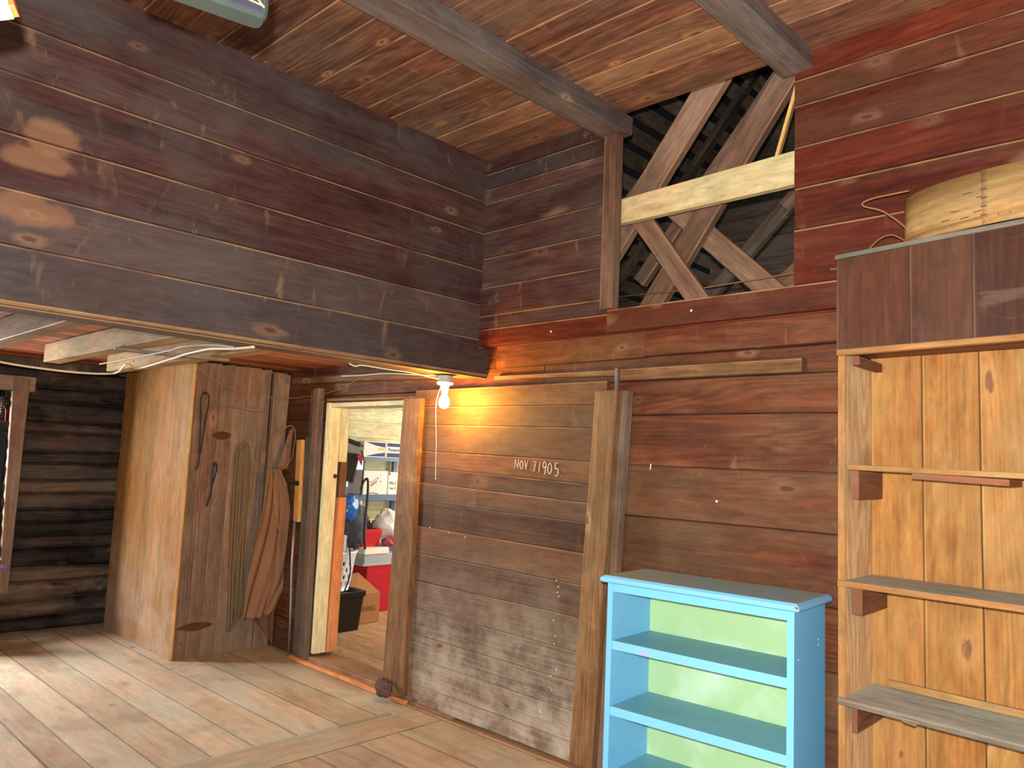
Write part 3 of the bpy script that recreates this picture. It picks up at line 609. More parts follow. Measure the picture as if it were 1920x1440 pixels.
mb = MB(); mb.tube([(-6.99, 1.55, 0.63), (-6.98, 1.60, 0.68), (-6.98, 1.62, 0.75), (-6.98, 1.64, 0.70), (-6.97, 1.68, 0.64)], [0.015, 0.012, 0.006, 0.008, 0.012], 8); mb.build('clear_tip', M_CLEAR, e)
mb = MB(); mb.box((-7.12, 1.40, 0.0), (-6.78, 1.60, 0.545), 0.004); tag(mb.build('wooden_crate', W_ORG), 'tan wooden box on the floor under the log wall window', 'box')

# ------------------------------------------------------------------ corner closet
CX, CY, CH = -5.768, 2.53, 2.222
e = thing('closet', (CX, CY, 0), 'tall plank closet boxed into the corner between the log wall and the back wall', 'closet')
mb = MB(); xs = [-7.13, -6.95, -6.72, -6.42, -6.12, CX]
for i in range(len(xs)-1): mb.board((xs[i], CY, CH-0.02), (xs[i], CY, 0.002), (xs[i+1], CY, CH), (xs[i+1], CY, 0.002), (0, -1, 0), 0.025, 0.002, wob=0.001, r=(0.35, 0.42, 0.5, 0.58, 0.6)[i])
mb.build('front_panel', W_CLOF, e)
mb = MB(); ysd = [CY+0.001, 2.64, 2.745, 2.86, 2.97, 3.08, 3.17]
for i in range(len(ysd)-1):
    if i == 0: mb.board((CX, ysd[i], CH), (CX, ysd[i], 0.002), (CX, ysd[i+1], CH), (CX, ysd[i+1], 0.002), (1, 0, 0), 0.024, 0.002, wob=0.001)
    else: mb.board((CX, ysd[i], CH-rnd.uniform(0, 0.015)), (CX, ysd[i], 0.002), (CX, ysd[i+1], CH), (CX, ysd[i+1], 0.002), (1, 0, 0), 0.024, 0.002, wob=0.002)
mb.build('side_panel', W_CLOS, e)
mb = MB(); mb.board((CX+0.02, 3.19, CH-0.02), (CX+0.02, 3.17, 0.002), (CX+0.02, 3.335, CH-0.03), (CX+0.02, 3.30, 0.002), (1, 0, 0), 0.044, 0.004, wob=0.004, r=0.8)
mb.build('corner_post', W_CLOS, e)
mb = MB(); mb.board((CX+0.003, CY-0.004, CH), (CX+0.003, CY-0.004, 0.01), (CX+0.003, CY+0.012, CH), (CX+0.003, CY+0.012, 0.01), (1, 0, 0), 0.003, 0.001, r=0.7); mb.build('edge_strip', W_YEL, e)
mb = MB(); mb.board((-7.13, CY+0.03, CH-0.01), (CX-0.03, CY+0.03, CH-0.01), (-7.13, 3.33, CH-0.01), (CX-0.03, 3.33, CH-0.01), (0, 0, 1), 0.02, 0.002); mb.build('top_panel', W_BEAM, e)
def lens(y0, y1, z, h, name, seg=20):
    m = MB(); vv = [(CX+0.0025, y0+(y1-y0)*k/seg, z+h*math.sin(math.pi*k/seg)**0.7*0.5+0.01*k/seg) for k in range(seg+1)]+[(CX+0.0025, y1-(y1-y0)*k/seg, z-h*0.5*math.sin(math.pi*k/seg)) for k in range(1, seg)]
    m.idx(vv, [tuple(range(len(vv)))], smooth=False); m.build(name, M_GRIME, e, solid=0.002)
lens(2.70, 2.86, 1.66, 0.06, 'bark_gap'); lens(2.55, 2.83, 0.225, 0.055, 'bark_gap')
m = MB(); m.board((CX+0.012, 2.72, 1.90), (CX+0.012, 3.12, 1.885), (CX+0.012, 2.72, 1.892), (CX+0.012, 3.12, 1.865), (1, 0, 0), 0.012, 0.002); m.build('cross_cleat', W_CLOS, e)

# things hanging on the closet side
def loop_pts(P, n=6):
    out = []; P = [V(p) for p in P]
    for i in range(len(P)-1):
        p0, p1, p2, p3 = P[max(i-1, 0)], P[i], P[i+1], P[min(i+2, len(P)-1)]
        for k in range(n):
            t = k/n; out.append(0.5*((2*p1)+(-p0+p2)*t+(2*p0-5*p1+4*p2-p3)*t*t+(-p0+3*p1-3*p2+p3)*t**3))
    out.append(P[-1]); return out
X1 = CX+0.018
e = thing('leather_strap', (X1, 2.60, 1.99), 'long black leather strap hanging in a narrow loop on the closet side', 'strap')
mb = MB(); mb.tube(loop_pts([(X1, 2.592, 1.395), (X1, 2.612, 1.45), (X1, 2.607, 1.62), (X1, 2.598, 1.80), (X1, 2.588, 1.92), (X1, 2.600, 1.975), (X1, 2.622, 1.985), (X1, 2.647, 1.96), (X1, 2.652, 1.90), (X1, 2.640, 1.80), (X1+0.004, 2.628, 1.66), (X1+0.004, 2.617, 1.52)]), 0.0085, 6, flat=0.5); mb.build('strap', M_BLACK, e)
mb = MB(); mb.tube([(CX, 2.617, 1.972), (CX+0.035, 2.617, 1.976)], 0.004, 6); mb.build('nail', M_IRON, e)
e = thing('iron_hook', (X1, 2.73, 1.45), 'short black iron tool hanging right of the leather strap on the closet', 'hook')
mb = MB(); mb.tube(loop_pts([(X1, 2.722, 1.43), (X1, 2.742, 1.455), (X1, 2.760, 1.42), (X1, 2.750, 1.36), (X1, 2.732, 1.28), (X1, 2.722, 1.20), (X1, 2.700, 1.12)]), [0.006]*7+[0.011]*10+[0.013]*12+[0.012]*8, 8, flat=0.5) if False else mb.tube(loop_pts([(X1, 2.722, 1.43), (X1, 2.742, 1.455), (X1, 2.760, 1.42), (X1, 2.750, 1.36), (X1, 2.732, 1.28), (X1, 2.722, 1.20), (X1, 2.700, 1.12)]), 0.009, 8, flat=0.5); mb.build('handle', M_BLACK, e)
mb = MB(); mb.tube(loop_pts([(X1, 2.745, 1.44), (X1, 2.727, 1.40), (X1, 2.722, 1.33), (X1, 2.732, 1.28)]), 0.006, 6); mb.build('loop', M_IRON, e)
e = thing('rope_hank', (X1, 2.97, 1.61), 'hank of worn tan rope hanging on the closet between iron hook and apron', 'rope')
mb = MB()
for k, (a, b_, c_) in enumerate(((2.905, 2.955, 0.012), (2.93, 2.975, 0.02), (2.985, 3.00, 0.013), (3.01, 3.03, 0.02), (2.995, 3.05, 0.03))):
    mb.tube(loop_pts([(X1+c_*0.4, 2.965, 1.615), (X1+c_*0.5, 2.965+(a-2.965)*0.8, 1.56), (X1+c_*0.6, a, 1.35), (X1+c_*0.5, a+0.01, 1.0), (X1+c_*0.4, (a+b_)/2, 0.6), (X1+c_*0.3, b_, 0.16+0.03*k)]), 0.0095, 6)
mb.build('rope', M_ROPE, e)
e = thing('canvas_apron', (-5.66, 3.2, 1.5), 'brown canvas apron with neck loop hanging in the corner beside the closet', 'apron')
def lerpT(T, v):
    for (a, *x), (b_, *y_) in zip(T[:-1], T[1:]):
        if v <= b_: q = (v-a)/(b_-a); return [x[i]+(y_[i]-x[i])*q for i in range(len(x))]
    return list(T[-1][1:])
OUT = [(0, 3.10, 3.21, 1.42), (0.12, 3.095, 3.30, 1.30), (0.3, 3.08, 3.375, 1.10), (0.42, 3.07, 3.385, 0.96), (0.6, 3.045, 3.40, 0.78), (0.75, 3.015, 3.405, 0.60), (0.82, 3.005, 3.385, 0.52), (0.9, 2.995, 3.31, 0.38), (1.0, 2.99, 3.26, 0.27)]
def ap(u, v):
    l, r_, z = lerpT(OUT, v); yy = l+(r_-l)*u
    fold = 0.035*math.exp(-((u-0.62)/0.07)**2)*min(1, v*2)
    zadd = 0.02*(u*2-1)*max(0, v-0.8)*5*0.5
    yy = min(yy, 3.29-0.0)+max(0, yy-3.29)*0.15 if False else yy
    return (-5.62+0.02*math.sin(u*9+v*3)+fold*-1+0.012*math.sin(u*23+v*7), min(yy, 3.325), z+zadd)
mb = MB(); mb.grid(ap, 40, 40); mb.build('bib_and_skirt', M_APRON, e, solid=0.006)
mb = MB()
def ap2(u, v):
    l = 3.03+0.13*v; r_ = 3.29; return (-5.665+0.01*math.sin(u*12), l+(r_-l)*u, 0.30-0.27*v*(0.35+0.65*u))
mb.grid(ap2, 16, 10); mb.build('inner_flap', M_APRON_D, e, solid=0.006)
mb = MB(); mb.tube(loop_pts([(-5.645, 3.17, 1.40), (-5.61, 3.235, 1.42), (-5.60, 3.30, 1.50), (-5.60, 3.318, 1.60), (-5.60, 3.322, 1.71), (-5.61, 3.30, 1.765), (-5.63, 3.27, 1.765), (-5.66, 3.20, 1.70), (-5.66, 3.15, 1.60)]), 0.012, 6, flat=0.35); mb.build('neck_loop', M_TRIM, e)
mb = MB(); mb.grid(lambda u, v: (-5.652+0.008*math.sin(v*6), 3.17+(0.04+0.10*v)+u*(0.10-0.07*v), 1.42+0.33*v), 10, 16); mb.build('top_fold', M_APRON, e, solid=0.005)
mb = MB(); mb.tube(loop_pts([(-5.605, 3.185, 1.39), (-5.602, 3.175, 1.30), (-5.60, 3.20, 1.10), (-5.598, 3.235, 0.95), (-5.598, 3.30, 0.955), (-5.598, 3.32, 0.965)]), 0.005, 6); mb.build('binding', M_TRIM, e)

# old tools and boards standing left of the door
e = thing('hand_saw_board', (-5.42, 3.25, 0), 'pale wooden tool handle standing upright beside the apron', 'tool')
mb = MB(); mb.board((-5.475, 3.262, 1.655), (-5.44, 3.262, 1.02), (-5.395, 3.262, 1.660), (-5.375, 3.262, 1.02), (0, -1, 0), 0.03, 0.004); mb.build('handle', W_YEL, e)
mb = MB(); mb.board((-5.46, 3.25, 1.335), (-5.38, 3.25, 1.335), (-5.46, 3.25, 1.30), (-5.38, 3.25, 1.30), (0, -1, 0), 0.006, 0.001); mb.tube(loop_pts([(-5.45, 3.24, 1.32), (-5.49, 3.235, 1.31), (-5.51, 3.235, 1.29), (-5.50, 3.235, 1.27)]), 0.005, 6); mb.build('iron_band', M_IRON, e)
mb = MB(); mb.tube([(-5.42, 3.265, 1.03), (-5.415, 3.265, 0.7), (-5.41, 3.28, 0.35), (-5.40, 3.28, 0.004)], [0.012, 0.014, 0.012, 0.008], 8, flat=0.4); mb.build('blade', M_STEEL, e)
mb = MB(); mb.board((-5.375, 3.285, 1.69), (-5.355, 3.285, 0.002), (-5.315, 3.285, 1.69), (-5.27, 3.285, 0.002), (0, -1, 0), 0.03, 0.003, wob=0.003); tag(mb.build('grey_board', W_GREY), 'grey weathered board leaning upright between tool handle and batten', 'board')
mb = MB(); mb.board((-5.37, 3.30, 2.055), (-5.33, 3.30, 0.002), (-5.295, 3.30, 2.06), (-5.24, 3.30, 0.002), (0, -1, 0), 0.035, 0.003, wob=0.003); mb.board((-5.294, 3.275, 2.06), (-5.238, 3.275, 0.002), (-5.235, 3.275, 2.065), (-5.195, 3.275, 0.002), (0, -1, 0), 0.06, 0.004, wob=0.002, r=0.85)
tag(mb.build('wall_batten', W_CLOS), 'tall reddish batten nailed upright to the wall left of the door frame', 'batten')

mb = MB(); mb.beam((-5.62, 3.30, 2.135), (-3.62, 3.30, 2.10), (0, 0, 1), 0.055, 0.07, 0.01, seg=8, wob=0.006); tag(mb.build('ledger_pole', W_STILE), 'rough brown pole fixed along the wall above the store room door', 'pole')
# ------------------------------------------------------------------ door frame (structure) and sill
d1 = thing('door_1', (-5.05, YB, 0), 'cream painted door frame leading to the store room', 'door'); d1['kind'] = 'structure'; del d1['category']
mb = MB(); mb.board((-5.05, 3.268, 1.945), (-5.05, 3.275, 0.085), (-5.05, 3.385, 1.945), (-5.05, 3.375, 0.085), (1, 0, 0), 0.035, 0.003, wob=0.002, r=0.5)
mb.board((-5.05, 3.386, 1.945), (-5.05, 3.386, 1.50), (-5.05, 3.46, 1.945), (-5.05, 3.46, 1.50), (1, 0, 0), 0.035, 0.003); mb.build('jamb', W_CREAM, d1)
mb = MB(); mb.board((-5.044, 3.405, 1.50), (-5.044, 3.402, 1.23), (-5.044, 3.46, 1.50), (-5.044, 3.46, 1.23), (1, 0, 0), 0.041, 0.003, r=0.1); mb.build('bare_block', W_BRKT, d1)
mb = MB(); mb.board((-5.038, 3.400, 1.23), (-5.038, 3.376, 0.085), (-5.038, 3.47, 1.23), (-5.038, 3.47, 0.085), (1, 0, 0), 0.047, 0.003, r=0.5); mb.build('door_stop', W_ORG, d1)
mb = MB(); mb.board((-5.085, 3.268, 1.975), (-3.85, 3.268, 1.965), (-5.085, 3.268, 1.955), (-3.85, 3.268, 1.945), (0, -1, 0), 0.06, 0.003); mb.build('head_casing', W_STILE, d1)
mb = MB(); mb.board((-5.05, 3.285, 1.945), (-3.9, 3.285, 1.945), (-5.05, 3.285, 1.91), (-3.9, 3.285, 1.91), (0, -1, 0), 0.175, 0.003); mb.build('head_jamb', W_CREAM, d1)
mb = MB(); mb.lathe((0, 0, 0), [(0.0, 0.004), (0.016, 0.004), (0.018, 0.0)], 14)
mb.v = [(-5.048+p[2], 3.36+p[0], 1.39+p[1]) for p in mb.v]; mb.build('latch_hole', M_GRIME, d1)
mb = MB(); mb.board((-5.09, 3.26, 0.06), (-3.5, 3.26, 0.05), (-5.09, 3.47, 0.06), (-3.5, 3.47, 0.05), (0, 0, 1), 0.055, 0.004, wob=0.003)
struct(mb.build('door_sill', W_SILL))
mb = MB(); mb.board((-5.31, 3.225, 0.032), (-3.905, 3.215, 0.032), (-5.31, 3.225, 0.003), (-3.905, 3.215, 0.003), (0, -1, 0), 0.03, 0.004, r=0.5)
mb2 = mb; struct(mb2.build('baseboard_back', W_ORG))
mb = MB(); mb.board((-3.90, 3.225, 0.012), (XE, 3.225, 0.012), (-3.90, 3.225, 0.001), (XE, 3.225, 0.001), (0, -1, 0), 0.10, 0.002, r=0.2, wob=0.002); struct(mb.build('baseboard_back_right', W_SILL))

# ------------------------------------------------------------------ sliding plank door
e = thing('sliding_door', (-3.3, 3.24, 0.0), 'large sliding door of wide horizontal planks with chalked date, partly open', 'door')
mb = MB()
ZD = [(2.0, 2.0), (1.89, 1.875), (1.775, 1.750), (1.606, 1.572), (1.50, 1.452), (1.40, 1.355), (1.278, 1.252), (1.12, 1.092), (0.95, 0.928), (0.775, 0.76), (0.605, 0.585), (0.44, 0.43), (0.30, 0.285), (0.14, 0.13), (0.03, 0.03)]
def sx0(z): return -4.00-0.02*(1.94-z)
def sx1(z): return -2.43-0.055*(1.94-z)
for i in range(len(ZD)-1):
    (a0, a1), (b0, b1) = ZD[i], ZD[i+1]; n_ = rnd.uniform(-0.002, 0.002)
    mb.board((sx0(a0), 3.25+n_, a0), (sx1(a1), 3.25+n_, a1), (sx0(b0), 3.25+n_, b0), (sx1(b1), 3.25+n_, b1), (0, -1, 0), 0.025, 0.002, wob=0.0015)
mb.build('plank_panel', W_DOOR, e)
mb = MB(); mb.board((-4.088, 3.215, 1.945), (-4.144, 3.215, 0.055), (-3.904, 3.215, 1.945), (-3.918, 3.215, 0.055), (0, -1, 0), 0.045, 0.006, wob=0.003, seg=6, r=0.5); mb.build('stile', W_STILE, e)
mb = MB(); mb.board((-2.480, 3.215, 1.94), (-2.575, 3.215, 0.045), (-2.338, 3.215, 1.945), (-2.424, 3.215, 0.045), (0, -1, 0), 0.045, 0.007, wob=0.004, seg=6, r=0.6); mb.build('stile', W_STILE, e)
mb = MB(); mb.board((-2.355, 3.262, 1.945), (-2.43, 3.262, 0.05), (-2.298, 3.262, 1.945), (-2.385, 3.262, 0.05), (0, -1, 0), 0.045, 0.003, wob=0.002, r=0.2); mb.build('edge_board', W_CLOS, e)
mb = MB(); mb.board((-2.405, 3.285, 2.07), (-2.405, 3.285, 1.90), (-2.385, 3.285, 2.07), (-2.385, 3.285, 1.90), (0, -1, 0), 0.01, 0.002); mb.build('top_strap', W_GREY, e)
# chalk writing
GL = {'N': [[(0, 0), (0, 1), (0.6, 0), (0.6, 1)]], 'O': [[(0.3, 1), (0.02, 0.75), (0.0, 0.3), (0.25, 0), (0.5, 0.2), (0.55, 0.7), (0.3, 1)]], 'V': [[(0, 1), (0.3, 0), (0.55, 1)]],
      '.': [[(0, 0.02), (0.05, 0.0)]], ',': [[(0.04, 0.08), (0, -0.12)]], '7': [[(0, 0.95), (0.5, 1), (0.3, 0.5), (0.15, 0)]], '1': [[(0.1, 1), (0.08, 0)]],
      '9': [[(0.45, 0.75), (0.25, 1), (0.03, 0.8), (0.15, 0.5), (0.42, 0.65), (0.46, 0.85), (0.40, 0.4), (0.3, 0)]], '0': [[(0.3, 1), (0.04, 0.8), (0.0, 0.3), (0.22, 0), (0.46, 0.25), (0.5, 0.7), (0.3, 1)]],
      '5': [[(0.48, 1), (0.1, 1), (0.08, 0.55), (0.38, 0.6), (0.48, 0.3), (0.3, 0.0), (0.0, 0.05)]]}
mb = MB()
seq = [('N', 0.0, 0.052, 0), ('O', 0.040, 0.048, -.001), ('V', 0.075, 0.050, -.003), ('.', 0.108, 0.045, -.004), ('7', 0.140, 0.056, -.012), ('.', 0.172, 0.05, -.018), ('1', 0.183, 0.056, -.016), ('9', 0.212, 0.070, -.024), ('0', 0.252, 0.062, -.022), ('5', 0.300, 0.070, -.030), ('.', 0.345, 0.07, -.032)]
for ch, x0, hgt, dz in seq:
    for st in GL[ch]:
        P = [V((-3.062+x0+px*hgt*0.8, 3.2465, 1.518+dz+pz*hgt)) for px, pz in st]
        P = loop_pts(P, 4) if len(P) > 2 and ch in 'O905' else P
        mb.tube(P, 0.0024, 5, flat=0.5)
mb.build('chalk_lettering', M_CHALK, e)
mb = MB()
for (px, pz) in ((-2.72, 0.93), (-2.705, 0.90), (-2.71, 0.87), (-2.70, 0.85), (-2.73, 0.72), (-2.715, 0.64), (-2.72, 0.60), (-2.70, 0.47), (-2.735, 0.43), (-2.725, 0.36), (-2.80, 0.24), (-2.795, 0.23), (-3.60, 1.10), (-3.45, 1.09), (-3.78, 1.12)):
    mb.lathe((px, 3.246, pz), [(0.0, 0.004), (0.004, 0.0), (0.0, -0.004)], 6)
mb.build('white_droppings', M_CHALK, e)

# lump at the foot of the left stile
mb = MB(); vv = []
NU, NV = 16, 10
for j in range(NV+1):
    for k in range(NU):
        th = math.pi*j/NV; ph = 2*math.pi*k/NU; d = V((math.sin(th)*math.cos(ph), math.sin(th)*math.sin(ph), math.cos(th)))
        rr = 1+0.5*noise.noise(d*1.7+V((3, 1, 2)))+0.25*noise.noise(d*4)
        vv.append(V((-4.06, 3.17, 0.078))+V((d.x*0.065, d.y*0.04, d.z*0.068))*rr)
mb.idx(vv, [(j*NU+k, j*NU+(k+1) % NU, (j+1)*NU+(k+1) % NU, (j+1)*NU+k) for j in range(NV) for k in range(NU)])
mb.v = [(x, y, max(z, 0.034)) for x, y, z in mb.v]
tag(mb.build('door_stone', M_ROCK), 'dark gnarled lump on the floor at the foot of the sliding door', 'stone')

# ------------------------------------------------------------------ bulb fixture
BX, BY = -3.495, 3.06
e = thing('bulb_fixture', (BX, BY, 2.055), 'lit bare bulb in a pull-chain holder under the loft edge', 'lamp')
mb = MB(); mb.lathe((BX, BY, 2.055), [(0, 0), (0.044, 0), (0.045, -0.004), (0.043, -0.040), (0, -0.040)], 28); mb.build('base', M_GBOX, e)
mb = MB(); mb.lathe((BX, BY, 2.015), [(0.0, 0.001), (0.050, 0.001), (0.052, -0.006), (0.047, -0.013), (0.026, -0.020), (0.022, -0.05), (0.020, -0.062), (0.0, -0.062)], 28); mb.build('socket', M_PORC, e)
mb = MB(); pr = [(0.0135, -0.060), (0.014, -0.070), (0.020, -0.085), (0.029, -0.103), (0.0325, -0.120), (0.031, -0.136), (0.024, -0.149), (0.012, -0.157), (0.0, -0.159)]
mb.lathe((BX, BY, 2.015), pr, 28); mb.build('bulb', M_BULB, e)
mb = MB(); ch = loop_pts([(BX-0.022, BY-0.012, 1.995), (BX-0.030, BY-0.035, 1.90), (BX-0.028, BY-0.035, 1.80), (BX-0.030, BY-0.02, 1.66), (BX-0.034, BY-0.01, 1.50), (BX-0.030, BY-0.01, 1.445)]); mb.tube(ch, 0.0016, 5)
mb.lathe((BX-0.030, BY-0.01, 1.437), [(0, 0.006), (0.004, 0), (0, -0.008)], 8); mb.build('pull_chain', M_PORC, e)
# cables
mb = MB(); mb.tube(loop_pts([(BX, BY-0.045, 2.03), (-3.50, 2.93, 2.036), (-3.49, 2.80, 2.044), (-3.505, 2.66, 2.045), (-3.53, 2.55, 2.050), (-3.56, 2.49, 2.054), (-3.575, 2.462, 2.046), (-3.60, 2.44, 2.06)]), 0.0065, 7, flat=0.6)
tag(mb.build('white_cable', M_CABLE), 'white flat cable running along the loft edge to the bulb', 'cable')
mb = MB(); mb.tube(loop_pts([(-5.763, 1.20, 2.06), (-5.80, 1.40, 2.045), (-5.70, 1.70, 2.03), (-5.679, 1.93, 2.05), (-5.10, 1.80, 2.062), (-5.212, 1.92, 2.060), (-4.60, 1.87, 2.075), (-4.312, 1.82, 2.075)]), 0.007, 7)
mb.tube(loop_pts([(-4.312, 1.82, 2.075), (-4.0, 1.78, 2.072), (-3.804, 1.755, 2.064), (-3.6, 1.76, 2.05), (-3.45, 1.79, 2.052)]), 0.007, 7)
tag(mb.build('cream_cable', M_CABLE), 'cream cable sagging below the loft joists at the left', 'cable')
mb = MB(); mb.tube(loop_pts([(-5.45, 1.76, 2.08), (-4.9, 1.76, 2.086), (-4.3, 1.73, 2.084), (-4.05, 1.70, 2.085), (-3.8, 1.73, 2.08), (-3.56, 1.74, 2.052)]), 0.005, 6)
tag(mb.build('grey_cable', M_GCABLE), 'grey cable running beside the cream cable under the joists', 'cable')
mb = MB(); mb.tube(loop_pts([(-4.226, 2.81, 2.06), (-4.05, 2.82, 2.056), (-3.81, 2.84, 2.06), (-3.62, 2.90, 2.052), (-3.5, 3.0, 2.05)]), 0.0045, 6)
tag(mb.build('green_wire', M_TEAL), 'thin pale green wire above the door left of the bulb', 'wire')
mb = MB(); mb.tube(loop_pts([(CX+0.03, 2.53, 2.17), (CX+0.04, 2.75, 2.05), (CX+0.05, 3.0, 2.0), (CX+0.10, 3.2, 1.99), (-5.45, 3.29, 2.0), (-5.0, 3.29, 2.04), (-4.4, 3.1, 2.10)]), 0.003, 5)
tag(mb.build('thin_string', M_TRIM), 'thin slack string strung across the top of the closet side', 'string')

# ------------------------------------------------------------------ built-in wooden bookcase
CYF, CYB = 2.95, 3.24
e = thing('wooden_bookcase', (-1.1, CYF, 0), 'tall built-in orange pine bookcase with deep header box at the right', 'bookcase')
mb = MB(); x = -1.095; wd = [0.19, 0.195, 0.21, 0.2, 0.2, 0.19, 0.2]
for i, q in enumerate(wd): mb.board((x, CYB, 2.06), (x, CYB, 0.02), (x+q-0.001, CYB, 2.06), (x+q-0.001, CYB, 0.02), (0, -1, 0), 0.02, 0.002, wob=0.001, r=(0.55, 0.45, 0.6, 0.4, 0.55, 0.5, 0.45)[i]); x += q
mb.build('back_panel', W_CASE, e)
mb = MB(); mb.board((-1.092, CYF, 2.02), (-1.092, CYF, 0.002), (-1.092, CYB+0.02, 2.02), (-1.092, CYB+0.02, 0.002), (1, 0, 0), 0.020, 0.002, r=0.5); mb.build('side_board', W_CSIDE, e)
mb = MB(); mb.board((-1.117, CYF-0.003, 2.02), (-1.117, CYF-0.003, 0.002), (-1.090, CYF-0.003, 2.02), (-1.090, CYF-0.003, 0.002), (0, -1, 0), 0.004, 0.002, r=0.7, wob=0.001); mb.build('side_edge', W_CEDGE, e)
mb = MB(); mb.board((0.28, CYF, 2.02), (0.28, CYF, 0.002), (0.28, CYB+0.02, 2.02), (0.28, CYB+0.02, 0.002), (-1, 0, 0), 0.022, 0.002, r=0.5); mb.build('side_board', W_CSIDE, e)
# shelves
def shelf(z, zr, t, yf, x0, mat_top, mat_edge, seg=8, notch=None):
    mb = MB(); mb.board((x0, yf, z), (0.278, yf, zr), (x0, CYB-0.002, z), (0.278, CYB-0.002, zr), (0, 0, 1), t, 0.0015, wob=0.0, r=0.5); sh = mb.build('shelf', mat_top, e)
    if mat_edge:
        mb = MB(); mb.board((x0, yf-0.004, z), (0.278, yf-0.004, zr), (x0, yf-0.004, z-t), (0.278, yf-0.004, zr-t), (0, -1, 0), 0.004, 0.0015, r=0.3); mb.build('front_edge', mat_edge, sh)
        sh.children[0].location = (0, 0, 0)
    return sh
shelf(1.597, 1.575, 0.020, 2.955, -1.082, W_SHELF, W_CEDGE)
shelf(1.173, 1.165, 0.022, 2.935, -1.112, W_SHELF, W_CEDGE)
shelf(0.757, 0.735, 0.022, 2.925, -1.108, W_SHELF, W_GREY)
shelf(0.34, 0.33, 0.022, 2.93, -1.09, W_SHELF, None)
mb = MB(); mb.board((-0.872, 2.99, 1.575), (-0.575, 2.99, 1.565), (-0.872, 2.99, 1.553), (-0.575, 2.99, 1.542), (0, -1, 0), 0.2, 0.002); mb.build('under_board', W_BRKT, e)
mb = MB(); mb.board((-1.03, 3.225, 0.785), (0.27, 3.225, 0.765), (-1.03, 3.225, 0.757), (0.27, 3.225, 0.735), (0, -1, 0), 0.014, 0.002); mb.build('back_strip', W_CEDGE, e)
mb = MB(); mb.board((-0.90, 2.915, 0.744), (-0.83, 2.915, 0.743), (-0.885, 2.915, 0.728), (-0.85, 2.915, 0.724), (0, -1, 0), 0.03, 0.002); mb.build('splinter', W_GREY, e)
for (x0, x1, zt, zb, yf, yb, n_) in ((-1.071, -1.045, 2.006, 1.972, 2.97, 3.22, 0), (-1.071, -1.047, 1.575, 1.470, 2.965, 3.22, 0), (-1.071, -1.032, 1.150, 1.055, 2.955, 3.22, 0), (-1.071, -1.050, 0.734, 0.640, 2.955, 3.22, 0)):
    mb = MB(); mb.board((x1, yf, zt), (x1, yb, zt), (x1, yf, zb), (x1, yb, zb+0.0), (1, 0, 0), x1-x0, 0.002); mb.build('bracket', W_BRKT, e)
# header box
HZ = [(-1.119, 2.395, 2.028), (-0.86, 2.407, 2.033), (-0.66, 2.417, 2.038), (-0.42, 2.428, 2.043), (-0.2, 2.438, 2.047), (0.05, 2.45, 2.05), (0.30, 2.46, 2.055)]
mb = MB()
for (a, b_) in zip(HZ[:-1], HZ[1:]): mb.board((a[0], CYF-0.01, a[1]-0.018), (a[0], CYF-0.01, a[2]), (b_[0], CYF-0.01, b_[1]-0.018), (b_[0], CYF-0.01, b_[2]), (0, -1, 0), 0.022, 0.0015, wob=0.001)
hd = mb.build('header_front', W_HEAD, e)
mb = MB(); mb.board((-1.119, CYF+0.012, 2.39), (-1.119, YB-0.01 if False else 3.25, 2.39), (-1.119, CYF+0.012, 2.03), (-1.119, 3.25, 2.03), (-1, 0, 0), 0.02); mb.build('header_side', W_HEAD, e)
mb = MB(); mb.board((-1.122, CYF-0.018, 2.397), (0.30, CYF-0.018, 2.462), (-1.122, 3.255, 2.397), (0.30, 3.255, 2.462), (0, 0, 1), 0.018, 0.002, r=0.5); mb.build('header_top', W_GREY, e)
mb = MB(); mb.board((-1.117, CYF-0.015, 2.030), (0.30, CYF-0.015, 2.057), (-1.117, CYF-0.015, 2.006), (0.30, CYF-0.015, 2.033), (0, -1, 0), 0.028, 0.003, wob=0.001, r=0.4); mb.build('header_rail', W_CEDGE, e)
mb = MB(); mb.board((-1.09, CYF+0.01, 2.03), (0.30, CYF+0.01, 2.045), (-1.09, CYB, 2.03), (0.30, CYB, 2.045), (0, 0, -1), 0.015); mb.build('header_bottom', W_BRKT, e)

# ------------------------------------------------------------------ bentwood drum on top + wire
BCX, BCY, BZ, BR, BH = -0.50, 3.07, 2.448, 0.0, 0.19
e = thing('bentwood_box', (-0.56, 3.05, 2.435), 'round bentwood cheese box lying on top of the wooden bookcase', 'box')
cx, cy, R_ = -0.575, 3.08, 0.33
RX, RY = 0.335, 0.155
def oval(z0, z1, off=0, a0=0, a1=2*math.pi, n=64):
    mbo = MB(); vv = []; uvs = []
    for k in range(n+1):
        a = a0+(a1-a0)*k/n
        for z in (z0, z1):
            zt = z+(cx+RX*math.cos(a)+1.1)*0.045
            vv.append((cx+(RX+off)*math.cos(a), cy+(RY+off)*math.sin(a), zt)); uvs.append((a*RX, z))
    mbo.idx(vv, [(2*k, 2*k+2, 2*k+3, 2*k+1) for k in range(n)], uvs=uvs, r=0.5); return mbo
ZT = 2.400
oval(ZT, ZT+0.190).build('wall', W_BASK, e, solid=0.006)
mb = MB(); vv = [(cx, cy, ZT+0.183+(cx+1.1)*0.045)]+[(cx+(RX-0.004)*math.cos(2*math.pi*k/48), cy+(RY-0.004)*math.sin(2*math.pi*k/48), ZT+0.183+(cx+RX*math.cos(2*math.pi*k/48)+1.1)*0.045) for k in range(48)]
mb.idx(vv, [(0, k+1, (k+1) % 48+1) for k in range(48)], smooth=False); mb.build('lid', W_BASK, e, solid=0.006)
oval(ZT, ZT+0.190, 0.007, math.radians(262), math.radians(300), 12).build('lap_joint', W_BASK, e, solid=0.004)
oval(ZT+0.001, ZT+0.028, 0.007).build('bottom_hoop', W_BASK, e, solid=0.004)
mb = MB()
